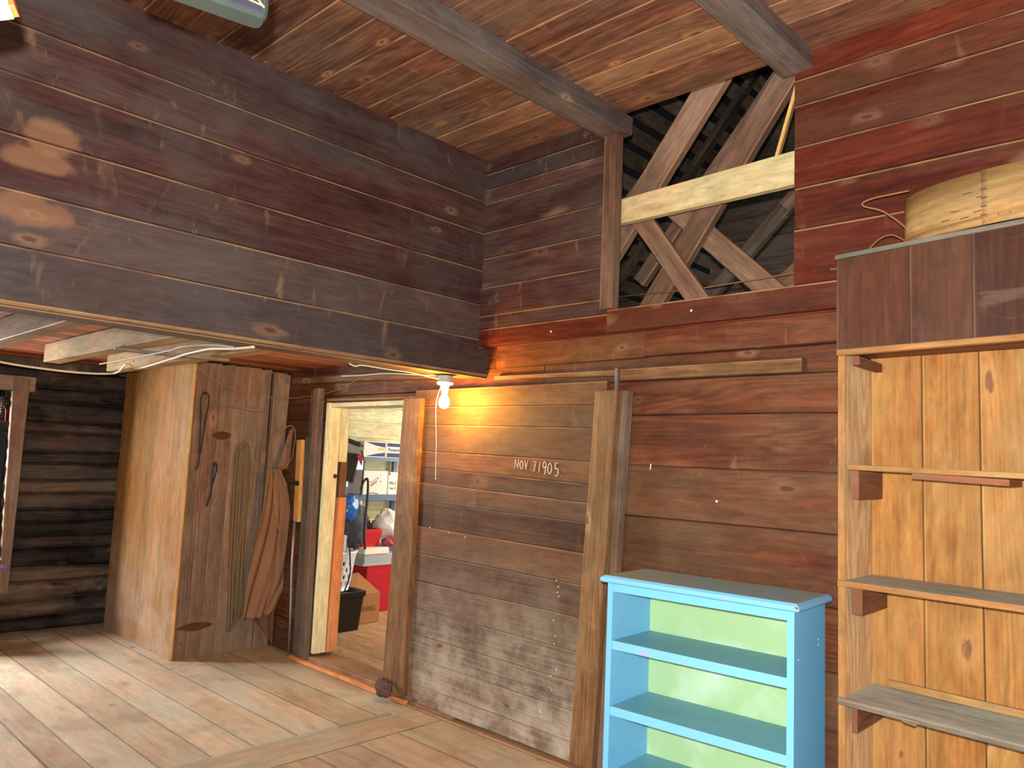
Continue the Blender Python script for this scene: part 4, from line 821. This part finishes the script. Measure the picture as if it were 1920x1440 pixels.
for k in range(6):
    a = math.radians(263); z = ZT+0.025+0.03*k
    mb.tube([(cx+(RX+0.009)*math.cos(a)-0.009, cy+(RY+0.009)*math.sin(a)-0.003, z+0.028), (cx+(RX+0.009)*math.cos(a)+0.009, cy+(RY+0.009)*math.sin(a)-0.003, z+0.028)], 0.0022, 5); mb.build('staple', M_MARK, e); mb = MB()
for (u_, z) in ((-0.16, 0.06), (-0.10, 0.055), (-0.13, 0.085), (-0.06, 0.07), (-0.05, 0.12), (-0.03, 0.125), (-0.09, 0.14)):
    a = math.acos(max(-1, min(1, u_/RX))); a = -a; p = (cx+(RX+0.006)*math.cos(a), cy+(RY+0.006)*math.sin(a)); mb.tube([(p[0]-0.014, p[1], ZT+z), (p[0]+0.012, p[1], ZT+z+0.003)], 0.0016, 4); mb.build('faded_print', M_MARK, e); mb = MB()
mb = MB(); mb.tube(loop_pts([(-0.89, 3.05, 2.637), (-0.95, 3.05, 2.636), (-1.014, 3.05, 2.635), (-1.055, 3.05, 2.626), (-1.058, 3.05, 2.612), (-1.035, 3.05, 2.600), (-0.985, 3.05, 2.575), (-0.93, 3.05, 2.525), (-0.885, 3.04, 2.47), (-0.87, 3.04, 2.425)]), 0.0038, 7)
mb.tube(loop_pts([(-1.05, 3.05, 2.408), (-1.03, 3.05, 2.440), (-0.992, 3.05, 2.470), (-0.955, 3.05, 2.476), (-0.925, 3.05, 2.460), (-0.90, 3.05, 2.440), (-0.87, 3.05, 2.425)]), 0.003, 6)
tag(mb.build('bent_wire', M_TAN), 'bent stiff wire sticking out left of the round bentwood box', 'wire')
mb = MB(); mb.tube(loop_pts([(-1.128, 3.20, 2.335), (-1.15, 3.21, 2.34), (-1.18, 3.225, 2.355), (-1.215, 3.245, 2.42), (-1.25, 3.255, 2.43), (-1.265, 3.259, 2.432)]), 0.004, 6); mb.lathe((-1.15, 3.21, 2.345), [(0, 0.01), (0.008, 0), (0, -0.01)], 8)
tag(mb.build('wall_hook', M_STEEL), 'small twisted wire hook on the wall left of the bookcase header', 'hook')

# ------------------------------------------------------------------ blue bookcase
ang = math.radians(3.15); FLb = V((-2.079, 2.796, 0)); ub = V((math.cos(ang), math.sin(ang), 0)); nb = V((-math.sin(ang), math.cos(ang), 0))
def bl(u, d, z): return FLb+ub*u+nb*d+V((0, 0, z))
e = thing('blue_bookcase', bl(0.42, 0.2, 0), 'light blue painted bookcase with pale green back against the wall', 'bookcase')
def bbox(mbx, u0, u1, d0, d1, z0, z1, mi=0):
    mbx.board(bl(u0, d0, z1), bl(u1, d0, z1), bl(u0, d0, z0), bl(u1, d0, z0), -nb, d1-d0, 0.0008, mi=mi)
mb = MB(); bbox(mb, 0.016, 0.042, 0.02, 0.355, 0.002, 1.045); mb.build('side_panel', M_BLUE, e)
mb = MB(); bbox(mb, 0.811, 0.838, 0.02, 0.355, 0.002, 1.045); sp = mb.build('side_panel', M_BLUE, e)
mb = MB(); bbox(mb, 0.042, 0.811, 0.345, 0.355, 0.05, 1.044); mb.build('back_panel', M_GREEN, e)
# top with moulded edge
mb = MB()
def slab(off, z): return [bl(-0.012+off, -0.002+off, z), bl(0.864-off, -0.002+off, z), bl(0.864-off, 0.362, z), bl(-0.012+off, 0.362, z)]
lv = [(0.022, 1.045), (0.010, 1.045), (0.002, 1.050), (0.0, 1.058), (0.003, 1.067), (0.010, 1.072), (0.016, 1.076)]
rows = [slab(o_, z) for o_, z in lv]
vv = [p for r_ in rows for p in r_]; F = []
for j in range(len(rows)-1):
    for k in range(4): F.append((j*4+k, j*4+(k+1) % 4, (j+1)*4+(k+1) % 4, (j+1)*4+k))
F.append(tuple((len(rows)-1)*4+k for k in range(4))); F.append((3, 2, 1, 0))
mb.idx(vv, F, smooth=False); mb.mi = [0]*len(F); mb.mi[-2] = 1; mb.mi[-3] = 0
mb.build('top', [M_BEDGE, M_BTOP], e)
mb = MB(); bbox(mb, 0.042, 0.811, 0.022, 0.04, 1.008, 1.045); mb.build('top_rail', M_BLUE, e)
for z in (0.8, 0.524, 0.25):
    mb = MB(); bbox(mb, 0.0425, 0.8105, 0.024, 0.344, z-0.036, z-0.001); sh = mb.build('shelf', M_BLUE, e)
    mb = MB(); mb.board(bl(0.0425, 0.026, z), bl(0.8105, 0.026, z), bl(0.0425, 0.344, z), bl(0.8105, 0.344, z), (0, 0, 1), 0.001, 0.0005); o = mb.build('dusty_top_face', M_BSHF, sh); o.location = (0, 0, 0)
    mb = MB(); mb.board(bl(0.0425, 0.0225, z), bl(0.8105, 0.0225, z), bl(0.0425, 0.0225, z-0.037), bl(0.8105, 0.0225, z-0.037), -nb, 0.0015, 0.0006); o = mb.build('front_edge', M_BEDGE, sh); o.location = (0, 0, 0)
mb = MB(); bbox(mb, 0.042, 0.811, 0.03, 0.05, 0.002, 0.09); mb.build('plinth', M_BLUE, e)
mb = MB(); mb.board(bl(0.846, -0.0035, 1.066), bl(0.862, -0.0035, 1.066), bl(0.850, -0.0035, 1.058), bl(0.860, -0.0035, 1.057), -nb, 0.002, 0.0005); mb.build('red_chip', M_RCHIP, e)
mb = MB()
for (d, z) in ((0.275, 0.905), (0.275, 0.885), (0.06, 0.86)): mb.board(bl(0.8385, d, z+0.008), bl(0.8385, d, z), bl(0.8385, d+0.005, z+0.008), bl(0.8385, d+0.005, z), ub, 0.001, 0.0003); mb.build('paint_nick', M_NAIL, e); mb = MB()

# ------------------------------------------------------------------ staples and nail heads stuck in the back wall
for (px, pz, yy, lab) in ((-1.94, 2.325, YU, 'bright nail head in the board below the wall opening'), (-1.83, 1.41, YB, 'bright nail head in the middle of the lower wall boards'), (-2.84, 2.30, YU, 'bright nail head in the low board left of the wall opening')):
    mb = MB(); mb.lathe((0, 0, 0), [(0, 0.002), (0.005, 0.0015), (0.006, 0)], 12); mb.v = [(px+p[0], yy-0.001-p[2], pz+p[1]) for p in mb.v]
    tag(mb.build('nail_head', M_NAIL), lab, 'nail', 'nail heads in the back wall')
mb = MB(); mb.tube([(-2.20, YB-0.003, 1.575), (-2.203, YB-0.003, 1.545)], 0.003, 6); tag(mb.build('chalk_mark', M_CHALK), 'short white chalk tick on the lower wall boards', 'mark')

# ------------------------------------------------------------------ attic seen through the opening
mb = MB(); n_r = V((1.2, 0, -1)).normalized(); sl = V((1, 0, 1.2)).normalized(); base = V((-4.7, 3.4, 2.37))
for k in range(26):
    s0 = k*0.165; s1 = s0+0.115
    p0, p1 = base+sl*s0, base+sl*s1; q = V((0, 4.2, 0))
    mb.board(p1, p1+q, p0, p0+q, n_r, 0.022, 0.003, wob=0.006)
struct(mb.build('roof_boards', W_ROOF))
mb = MB(); b2 = base-n_r*0.09; mb.board(b2+sl*4.4, b2+sl*4.4+V((0, 4.2, 0)), b2, b2+V((0, 4.2, 0)), n_r, 0.02, r=0.1); struct(mb.build('roof_shingles', M_BLACK))
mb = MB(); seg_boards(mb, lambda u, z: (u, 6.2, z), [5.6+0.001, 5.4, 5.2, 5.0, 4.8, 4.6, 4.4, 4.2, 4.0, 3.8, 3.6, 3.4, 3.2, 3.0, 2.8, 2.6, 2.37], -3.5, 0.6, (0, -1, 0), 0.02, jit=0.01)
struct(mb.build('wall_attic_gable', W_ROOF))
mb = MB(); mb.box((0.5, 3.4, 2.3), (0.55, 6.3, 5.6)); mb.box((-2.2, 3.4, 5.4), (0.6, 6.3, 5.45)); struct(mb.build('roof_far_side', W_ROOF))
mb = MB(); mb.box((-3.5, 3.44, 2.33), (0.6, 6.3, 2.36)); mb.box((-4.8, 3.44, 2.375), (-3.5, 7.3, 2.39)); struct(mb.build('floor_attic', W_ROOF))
for i, yy in enumerate((4.35, 5.45)):
    mb = MB(); p = base+V((0, yy-3.4, 0))+n_r*0.045; mb.beam(p+sl*0.05, p+sl*4.0, n_r, 0.06, 0.07, wob=0.003, seg=6)
    tag(mb.build('roof_rafter', W_ROOF), 'dark sloping rafter under the attic roof boards, %s' % ('nearer to the opening', 'farther from the opening')[i], 'rafter', 'attic rafters')
def brace(name, c0, c1, wd, th, y, mat, lab, r):
    m = MB(); m.beam((c0[0], y, c0[1]), (c1[0], y, c1[1]), (c0[1]-c1[1], 0, c1[0]-c0[0]), wd, th, 0.004, r=r, seg=6, wob=0.003)
    tag(m.build(name, mat), lab, 'brace')
brace('attic_brace', (-1.90, 3.84), (-2.78, 2.72), 0.165, 0.05, 3.61, W_BRACE, 'widest sloping attic board rising behind the left part of the opening', 0.8)
brace('attic_brace', (-1.50, 3.80), (-2.56, 2.30), 0.135, 0.05, 3.67, W_BRACE, 'long sloping attic board crossing the middle of the opening', 0.35)
brace('attic_brace', (-1.66, 4.00), (-2.75, 2.72), 0.09, 0.05, 4.0, W_BRACE, 'thin sloping attic board between the two wide ones', 0.2)
brace('attic_brace', (-2.52, 3.06), (-2.02, 2.38), 0.115, 0.04, 3.55, W_BRACE, 'short attic board slanting down to the right, left one of two', 0.75)
brace('attic_brace', (-2.44, 3.15), (-1.66, 2.40), 0.125, 0.04, 3.73, W_BRACE, 'attic board slanting down to the right, right one of two', 0.7)
brace('attic_brace', (-2.28, 3.72), (-3.1, 2.9), 0.12, 0.04, 3.92, W_BRACE, 'short dim attic board in the top left corner of the opening', 0.1)
brace('attic_brace', (-1.75, 3.15), (-2.5, 2.42), 0.09, 0.04, 4.1, W_ROOF, 'dim attic board low behind the crossing boards', 0.6)
brace('attic_brace', (-1.30, 2.86), (-1.98, 2.36), 0.10, 0.04, 3.83, W_BRACE, 'dim sloping attic board in the lower right corner of the opening', 0.1)
mb = MB(); mb.beam((-1.478, 3.45, 3.47), (-1.66, 3.57, 3.10), (1, 0, 0.4), 0.018, 0.05, r=0.9); tag(mb.build('yellow_strip', W_YEL), 'thin yellow wooden strip slanting in the top right corner of the opening', 'strip')
mb = MB(); mb.board((-2.60, 3.385, 3.028), (-1.36, 3.385, 3.062), (-2.60, 3.385, 2.892), (-1.36, 3.385, 2.896), (0, -1, 0), 0.04, 0.002, r=0.6)
tag(mb.build('pine_board', W_PINE), 'new pale pine board spanning the wall opening', 'board')
mb = MB(); mb.tube([(-2.66, 3.6, 2.54), (-2.1, 3.6, 2.52), (-1.36, 3.6, 2.535)], 0.004, 6); tag(mb.build('attic_wire', M_TAN), 'thin wire strung level low across the attic opening', 'wire')
mb = MB()
for (px, pz, yy) in ((-2.56, 2.88, 3.57), (-2.47, 2.72, 3.57)): mb.lathe((px, yy, pz), [(0, 0.007), (0.007, 0), (0, -0.007)], 8)

# ------------------------------------------------------------------ store room things
def open_tray(mbx, lo, hi, taper, t, mi=0):
    pass
def tote(name, cx, cy, wx, wy, z0, z1, tap, mat, lab, cat, lid=None, parent_parts=True, rot=0.0, rim=0.012):
    e = thing(name, (cx, cy, z0), lab, cat); m = MB(); rows = []
    cr, sr = math.cos(rot), math.sin(rot)
    def ring(sx_, sy_, z, rad=0.03, n=5):
        out = []
        for qx, qy, a0 in ((1, 1, 0), (-1, 1, 90), (-1, -1, 180), (1, -1, 270)):
            for k in range(n+1):
                a = math.radians(a0+90*k/n); x_ = qx*(sx_-rad)+rad*math.cos(a); y_ = qy*(sy_-rad)+rad*math.sin(a)
                out.append(V((cx+x_*cr-y_*sr, cy+x_*sr+y_*cr, z)))
        return out
    H = z1-z0; L = [(1-tap, z0+0.001), (1-tap, z0+0.004), (1-0.1*tap, z1-0.05), (1-0.1*tap+rim*4, z1-0.045), (1+rim*4, z1-0.004), (1+rim*2, z1), (0.93, z1), (0.93*(1-tap*0.5), z1-0.04)]
    n = 24
    for s_, z in L: rows += ring(wx/2*s_, wy/2*s_, z)
    F = [(j*n+k, j*n+(k+1) % n, (j+1)*n+(k+1) % n, (j+1)*n+k) for j in range(len(L)-1) for k in range(n)]
    F.append(tuple(range(n-1, -1, -1))); F.append(tuple((len(L)-1)*n+k for k in range(n)))
    m.idx(rows, F, smooth=False); m.build('body', mat, e); return e
SR = math.radians
# black tote with label
e = tote('storage_tote', -6.03, 4.03, 0.42, 0.50, 0, 0.345, 0.12, M_BTOTE, 'black plastic storage tote with white label on the store room floor', 'tote')
mb = MB(); mb.board((-5.838, 4.035, 0.185), (-5.838, 4.125, 0.190), (-5.842, 4.035, 0.120), (-5.842, 4.125, 0.125), (1, 0, 0.06), 0.002, 0.0005); mb.board((-5.843, 4.06, 0.085), (-5.843, 4.115, 0.088), (-5.845, 4.06, 0.068), (-5.845, 4.115, 0.070), (1, 0, 0.06), 0.002, 0.0005); mb.build('label', M_LABEL, e)
# laundry basket on tote
e = thing('laundry_basket', (-6.03, 4.03, 0.346), 'white perforated laundry basket standing on the black tote', 'basket')
def bk_wall():
    m = MB(); n = 60; L = [(0.155, 0.348), (0.163, 0.395), (0.169, 0.430), (0.173, 0.455), (0.178, 0.490), (0.182, 0.515), (0.186, 0.550), (0.190, 0.575), (0.195, 0.610), (0.203, 0.66), (0.212, 0.675), (0.206, 0.69)]
    vv = []
    for r_, z in L:
        for k in range(n): a = 2*math.pi*k/n; vv.append((-6.03+r_*0.95*math.cos(a), 4.03+r_*1.12*math.sin(a), z))
    F = []
    for j in range(len(L)-1):
        for k in range(n):
            if j in (1, 3, 5, 7) and k % 3 == (j//2) % 3: continue
            F.append((j*n+k, j*n+(k+1) % n, (j+1)*n+(k+1) % n, (j+1)*n+k))
    F.append(tuple(range(n)))
    m.idx(vv, F, smooth=True); return m
bk_wall().build('basket_wall', M_WPL, e, solid=0.005)
mb = MB(); mb.tube([(-6.03+0.20*math.cos(a/16*2*math.pi), 4.03+0.235*math.sin(a/16*2*math.pi), 0.685) for a in range(17)], 0.012, 8); mb.build('rim', M_WPL, e)
mb = MB(); mb.lathe((-6.03, 4.03, 0.36), [(0, 0), (0.13, 0), (0.155, 0.24), (0.0, 0.27)], 20); tag(mb.build('laundry', M_HOLE), 'dark bundle packed inside the white laundry basket', 'laundry')
# white bucket in basket
mb = MB(); mb.board((-5.88, 3.92, 0.85), (-5.88, 4.08, 0.838), (-5.89, 3.92, 0.69), (-5.89, 4.08, 0.69), (1, 0, 0), 0.12, 0.006); tag(mb.build('paper_stack', M_WBOX), 'white box standing in the laundry basket', 'box')
mb = MB(); mb.tube(loop_pts([(-5.87, 3.99, 0.83), (-5.85, 4.00, 0.92), (-5.85, 3.97, 0.97), (-5.86, 3.92, 0.96), (-5.87, 3.90, 0.90)]), 0.004, 6); tag(mb.build('looped_cable', M_PORC), 'white cable loop above the white box in the store room', 'cable')
# cardboard box
e = thing('cardboard_box', (-6.25, 4.55, 0), 'brown cardboard box with open flap on the store room floor', 'box')
mb = MB(); mb.box((-6.42, 4.33, 0.003), (-6.03, 4.60, 0.27), 0.001); mb.build('carton', M_CARD, e)
mb = MB(); mb.board((-6.35, 4.36, 0.40), (-6.35, 4.56, 0.42), (-6.03, 4.33, 0.272), (-6.03, 4.60, 0.272), (1, 0, 2), 0.004, 0.0005); mb.build('flap', M_CARD, e)
text_part('printed_mark', 'ARKI', 0.07, frame4((-6.0285, 4.40, 0.11), (0, 1, 0), (0, 0, 1)), M_MARK, e)
# red bin with clear tub and white lid
e = thing('red_cooler', (-6.62, 5.05, 0), 'tall red plastic bin on the store room floor behind the cardboard box', 'bin')
mb = MB(); mb.box((-6.835, 4.72, 0.003), (-6.42, 5.12, 0.46), 0.012); mb.board((-6.418, 4.78, 0.40), (-6.418, 4.95, 0.39), (-6.418, 4.78, 0.36), (-6.418, 4.95, 0.35), (1, 0, 0), 0.006, 0.002); mb.build('body', M_RED, e)
mb = MB(); mb.box((-6.835, 4.66, 0.462), (-6.41, 5.14, 0.482), 0.004); mb.box((-6.83, 4.68, 0.482), (-6.42, 5.12, 0.575), 0.01); tag(mb.build('clear_tub', M_CLEAR), 'cloudy clear plastic tub stacked on the tall red bin', 'tub')
mb = MB(); mb.box((-6.83, 4.67, 0.577), (-6.41, 4.97, 0.64), 0.012); tag(mb.build('white_lid_box', M_CLLID), 'cream white foam lid lying on the clear tub', 'lid')
e = tote('red_basket', -6.60, 4.80, 0.24, 0.26, 0.641, 0.815, 0.12, M_RED2, 'small bright red plastic tub on the white lid', 'tub')
e = thing('dried_plants', (-6.62, 4.85, 0.80), 'dark dried plants sticking out of the small red tub', 'plants')
mb = MB()
for k in range(26):
    a = rnd.uniform(0, 6.28); r_ = rnd.uniform(0.01, 0.09); h_ = rnd.uniform(0.05, 0.16); x_, y_ = -6.60+r_*math.cos(a), 4.80+r_*math.sin(a)*1.2
    mb.tube([(x_, y_, 0.782), (x_+rnd.uniform(-.02, .02), y_+rnd.uniform(-.03, .03), 0.80+h_*0.5), (x_+rnd.uniform(-.04, .04), y_+rnd.uniform(-.06, .06), 0.80+h_)], [0.006, 0.010, 0.004], 6)
mb.build('stems', M_STRAW, e)
def blob(name, c, rx, ry, rz, mat, lab, cat, amp=0.25, fr=2.5, parent=None, zmin=None):
    m = MB(); NU, NV = 28, 18; vv = []; c = V(c)
    for j in range(NV+1):
        for k in range(NU):
            th = math.pi*j/NV; ph = 2*math.pi*k/NU; d = V((math.sin(th)*math.cos(ph), math.sin(th)*math.sin(ph), math.cos(th)))
            rr = 1+amp*noise.noise(d*fr+c)+amp*0.5*noise.noise(d*fr*2.3+c)
            p = c+V((d.x*rx, d.y*ry, d.z*rz))*rr
            if zmin is not None: p.z = max(p.z, zmin)
            vv.append(p)
    m.idx(vv, [(j*NU+k, j*NU+(k+1) % NU, (j+1)*NU+(k+1) % NU, (j+1)*NU+k) for j in range(NV) for k in range(NU)])
    o = m.build(name, mat, parent)
    return tag(o, lab, cat) if lab else o
blob('white_bag', (-6.62, 5.10, 0.84), 0.14, 0.17, 0.16, M_BAGW, 'full white plastic bag beside the small red tub', 'bag', zmin=0.70)
e = thing('candy_bag', (-6.50, 5.03, 0.66), 'clear bag of colourful wrapped sweets on the white lid', 'bag')
blob('bag', (-6.47, 5.05, 0.685), 0.06, 0.13, 0.055, M_CANDY, None, None, parent=e, zmin=0.642)
mb = MB()
for k in range(10): y_ = 4.96+0.018*k; z_ = rnd.uniform(0.67, 0.73); mb.tube([(-6.408, y_, z_), (-6.404, y_+0.03, z_+rnd.uniform(-.02, .02))], 0.005, 5)
mb.build('orange_wrappers', M_ORANGE, e)
# steel shelving
e = thing('steel_shelving', (-7.0, 5.5, 0), 'slate blue steel shelving unit along the store room wall', 'shelving')
for z in (1.507, 1.078, 0.50, 0.12):
    h_ = 0.036 if z > 1.4 else 0.065
    mb = MB(); mb.box((-7.26, 4.66, z), (-6.85, 6.4, z+h_), 0.003); mb.build('shelf', M_SHELFM, e)
for (x_, y_) in ((-6.87, 4.68), (-7.24, 4.68), (-7.24, 5.62), (-6.87, 6.38), (-7.24, 6.38)):
    mb = MB(); mb.box((x_-0.02, y_-0.025, 0.002), (x_+0.02, y_+0.025, 1.72 if y_ < 4.7 else 1.545), 0.002); mb.build('upright', M_SHELFM, e)
mb = MB()
for k in range(40): z = 1.10+0.03*k if False else 0.6+0.028*k; mb.box((-6.8495, 4.675, z), (-6.848, 4.685, z+0.012), 0.0002)
mb.build('slot_holes', M_LABEL, e)
def carton(y0, y1, x0, x1, z0, z1, lab, name='carton', printed=None):
    e = thing(name, ((x0+x1)/2, (y0+y1)/2, z0), lab, 'box'); m = MB(); m.box((x0, y0, z0), (x1, y1, z1), 0.002); m.build('carton_body', M_WBOX, e); return e
e = carton(4.905, 5.19, -7.15, -6.86, 1.545, 1.712, 'white and navy printed carton on the top steel shelf, left one', 'printed_carton')
mb = MB(); mb.board((-6.858, 4.93, 1.705), (-6.858, 5.185, 1.705), (-6.858, 5.06, 1.672), (-6.858, 5.185, 1.655), (1, 0, 0), 0.001, 0.0002); mb.board((-6.858, 5.08, 1.585), (-6.858, 5.185, 1.60), (-6.858, 4.93, 1.555), (-6.858, 5.185, 1.555), (1, 0, 0), 0.001, 0.0002); mb.build('navy_print', M_NAVY, e)
mb = MB(); mb.board((-6.858, 5.10, 1.65), (-6.858, 5.18, 1.65), (-6.858, 5.10, 1.62), (-6.858, 5.18, 1.62), (1, 0, 0), 0.001, 0.0002); mb.build('yellow_print', M_GOLDP, e)
e = carton(5.20, 5.62, -7.15, -6.86, 1.545, 1.712, 'white carton with navy bars on the top steel shelf, right one', 'printed_carton')
mb = MB(); mb.board((-6.858, 5.215, 1.705), (-6.858, 5.60, 1.705), (-6.858, 5.215, 1.668), (-6.858, 5.60, 1.668), (1, 0, 0), 0.001, 0.0002); mb.board((-6.858, 5.215, 1.598), (-6.858, 5.60, 1.598), (-6.858, 5.215, 1.552), (-6.858, 5.60, 1.552), (1, 0, 0), 0.001, 0.0002); mb.build('navy_print', M_NAVY, e)
text_part('brand_lettering', 'Panasonic', 0.050, frame4((-6.857, 5.228, 1.618), (0, 1, 0), (0, 0, 1)), M_NAVY, e)
e = carton(4.93, 5.245, -7.15, -6.865, 1.144, 1.40, 'white file carton with brown mark on the middle steel shelf', 'file_carton')
mb = MB(); mb.board((-6.863, 5.02, 1.25), (-6.863, 5.10, 1.30), (-6.863, 5.035, 1.228), (-6.863, 5.105, 1.275), (1, 0, 0), 0.001, 0.0003); mb.build('brown_mark', M_BRPR, e)
mb = MB(); mb.tube([(-6.863, 5.01, 1.285), (-6.863, 5.03, 1.275), (-6.863, 5.12, 1.33), (-6.863, 5.115, 1.30)], 0.002, 5); mb.tube([(-6.863, 5.14, 1.285), (-6.863, 5.17, 1.285)], 0.003, 5); mb.tube([(-6.863, 5.145, 1.345), (-6.863, 5.147, 1.352)], 0.004, 5); mb.build('pen_marks', M_MARK, e)
mb = MB(); mb.tube(loop_pts([(-6.862, 4.98, 1.15), (-6.862, 5.05, 1.162), (-6.862, 5.13, 1.15)]), 0.004, 5); mb.build('hand_hole', M_RPRINT, e)
e = carton(5.26, 5.56, -7.15, -6.865, 1.144, 1.39, 'white file carton with handwriting, right end of the middle steel shelf', 'file_carton')
text_part('handwriting', 'Pilc J', 0.045, frame4((-6.863, 5.275, 1.255), (0, 1, 0), (0, 0, 1)), M_MARK, e)
text_part('handwriting', 'hm 5', 0.040, frame4((-6.863, 5.285, 1.200), (0, 1, 0), (0, 0, 1)), M_MARK, e)
mb = MB(); mb.board((-6.863, 5.262, 1.385), (-6.863, 5.275, 1.388), (-6.863, 5.262, 1.36), (-6.863, 5.285, 1.355), (1, 0, 0), 0.001, 0.0003); mb.build('red_tab', M_RPRINT, e)
# hanging bags just inside the door
e = thing('backpack', (-5.85, 4.1, 1.5), 'black backpack with a red triangle hanging just inside the store room', 'backpack')
mb = MB(); mb.beam((-5.86, 4.045, 1.58), (-5.90, 4.02, 1.33), (0, 1, 0.2), 0.17, 0.10, 0.02); mb.build('bag', M_BTOTE, e)
mb = MB(); mb.board((-5.795, 4.07, 1.555), (-5.795, 4.135, 1.565), (-5.795, 4.125, 1.47), (-5.795, 4.133, 1.47), (1, 0, 0), 0.003, 0.001); mb.build('red_patch', M_RED2, e)
mb = MB(); mb.tube(loop_pts([(-5.80, 4.12, 1.60), (-5.79, 4.15, 1.50), (-5.79, 4.14, 1.30), (-5.79, 4.135, 1.22), (-5.78, 4.12, 1.19)]), 0.007, 6, flat=0.4); mb.tube(loop_pts([(-5.79, 4.13, 1.25), (-5.785, 4.16, 1.33), (-5.78, 4.195, 1.34), (-5.775, 4.20, 1.20), (-5.78, 4.19, 0.9), (-5.79, 4.22, 0.72)]), 0.011, 6, flat=0.4); mb.build('strap', M_BLACK, e)
mb = MB(); mb.beam((-5.86, 3.97, 1.70), (-5.80, 4.10, 1.655), (0, 0, 1), 0.035, 0.035, 0.008); mb.build('grip', M_BTOTE, e)
mb = MB(); mb.tube([(-5.88, 3.93, 1.72), (-5.80, 4.145, 1.645)], 0.006, 8); mb.build('hang_bar', M_IRON, e)
blob('blue_bag', (-5.80, 4.03, 1.09), 0.045, 0.085, 0.11, M_BLUEB, 'bright blue plastic bag hanging in the store room doorway', 'bag', amp=0.35)
blob('grey_sack', (-5.99, 4.235, 0.92), 0.05, 0.12, 0.20, M_DRKB, 'dark grey fabric sack hanging below the blue bag', 'bag', amp=0.3)
mb = MB(); mb.tube(loop_pts([(-5.80, 4.06, 0.86), (-5.79, 4.055, 0.72), (-5.79, 4.075, 0.55), (-5.79, 4.06, 0.45), (-5.80, 4.03, 0.36)]), 0.007, 6); tag(mb.build('dark_strap', M_BLACK), 'dark strap trailing down over the laundry basket', 'strap')

# ------------------------------------------------------------------ near things hanging at the top left
e = thing('plastic_case', (-1.42, 0.55, 2.45), 'smoky clear plastic case hanging under the ceiling at the top left', 'case')
A = V((-1.463, 0.564, 2.411)); Bc = V((-1.363, 0.666, 2.366))
ax = V((-0.2, -0.98, 0.0)).normalized(); px = V((-0.98, 0.2, 0)).normalized()
c0 = V((-1.262, 0.636, 2.332))
mb = MB()
def rbox(o, a, b_, h, la, lb, lh, rad, mbx, n=4):
    ring = []
    for qx, qy, a0 in ((1, 1, 0), (0, 1, 90), (0, 0, 180), (1, 0, 270)):
        for k in range(n+1):
            t = math.radians(a0+90*k/n); x_ = (rad if qx == 0 else la-rad)+rad*math.cos(t); y_ = (rad if qy == 0 else lb-rad)+rad*math.sin(t); ring.append((x_, y_))
    N = len(ring); cxm, cym = la/2, lb/2; vv = []
    for s_, z in ((0.93, 0), (0.98, 0.008), (1.0, 0.02), (1.0, lh-0.02), (0.98, lh-0.008), (0.93, lh)):
        for x_, y_ in ring: vv.append(o+a*(cxm+(x_-cxm)*s_)+b_*(cym+(y_-cym)*s_)+h*z)
    F = [(j*N+k, j*N+(k+1) % N, (j+1)*N+(k+1) % N, (j+1)*N+k) for j in range(5) for k in range(N)]+[tuple(range(N-1, -1, -1)), tuple(5*N+k for k in range(N))]
    mbx.idx(vv, F, smooth=False)
rbox(c0, ax, px, V((0, 0, 1)), 0.22, 0.045, 0.20, 0.014, mb); mb.build('shell', M_SMOKE, e)
mb = MB(); rbox(c0+ax*0.02+px*0.012+V((0, 0, 0.035)), ax, px, V((0, 0, 1)), 0.18, 0.021, 0.14, 0.008, mb); mb.build('contents', M_DPANE, e)
mb = MB(); q0 = c0-px*0.0015; mb.board(q0+ax*0.014+V((0, 0, 0.19)), q0+ax*0.206+V((0, 0, 0.19)), q0+ax*0.014+V((0, 0, 0.010)), q0+ax*0.206+V((0, 0, 0.010)), -px, 0.003, 0.001); mb.build('dark_front', M_DPANE, e)
mb = MB(); mb.tube([c0+ax*0.11+px*0.04+V((0, 0, 0.20)), V((c0.x+ax.x*0.11+px.x*0.04, c0.y+ax.y*0.11+px.y*0.04, ZC-0.004))], 0.004, 6); mb.build('hanging_wire', M_IRON, e)
mb = MB(); mb.tube([c0+V((0.002, 0, 0.02))+ax*0.012, c0+ax*0.16+V((0, 0, 0.17))-px*0.004], 0.0015, 5); mb.tube([c0+ax*0.012-px*0.003+V((0, 0, 0.022)), c0+ax*0.10-px*0.003+V((0, 0, 0.03))], 0.0015, 5); mb.build('crease', M_GOLDP, e)
e = thing('printed_packet', (-1.42, 0.22, 2.30), 'small brightly printed packet hanging in the extreme top left corner', 'packet')
o_ = V((-1.372, 0.262, 2.222)); d1_ = V((-0.35, -0.65, -0.28)).normalized(); d2_ = V((-0.55, -0.1, 0.85)).normalized(); nn = d1_.cross(d2_).normalized()
if nn.dot(V((0, 0, 1.55))-o_) < 0: nn = -nn
for i, (a_, b_, m_, nm) in enumerate(((0.0, 0.030, M_BAGW, 'white_band'), (0.030, 0.045, M_PRIG, 'green_band'), (0.045, 0.075, M_BAGW, 'white_band'), (0.075, 0.30, M_PRIM, 'pink_area'))):
    mb = MB(); mb.board(o_+d2_*b_, o_+d2_*b_+d1_*0.30, o_+d2_*a_, o_+d2_*a_+d1_*0.30, nn, 0.02, 0.001); mb.build(nm, m_, e)
mb = MB(); mb.board(o_+d2_*0.08-d1_*0.008, o_+d2_*0.08, o_+d2_*0.004-d1_*0.008, o_+d2_*0.004, nn, 0.02, 0.001); mb.build('orange_edge', M_PRIO, e)
mb = MB(); mb.tube([o_+d2_*0.29+d1_*0.1, V(((o_+d2_*0.29+d1_*0.1).x, (o_+d2_*0.29+d1_*0.1).y, ZC-0.004))], 0.003, 6); mb.build('hanging_string', M_TAN, e)
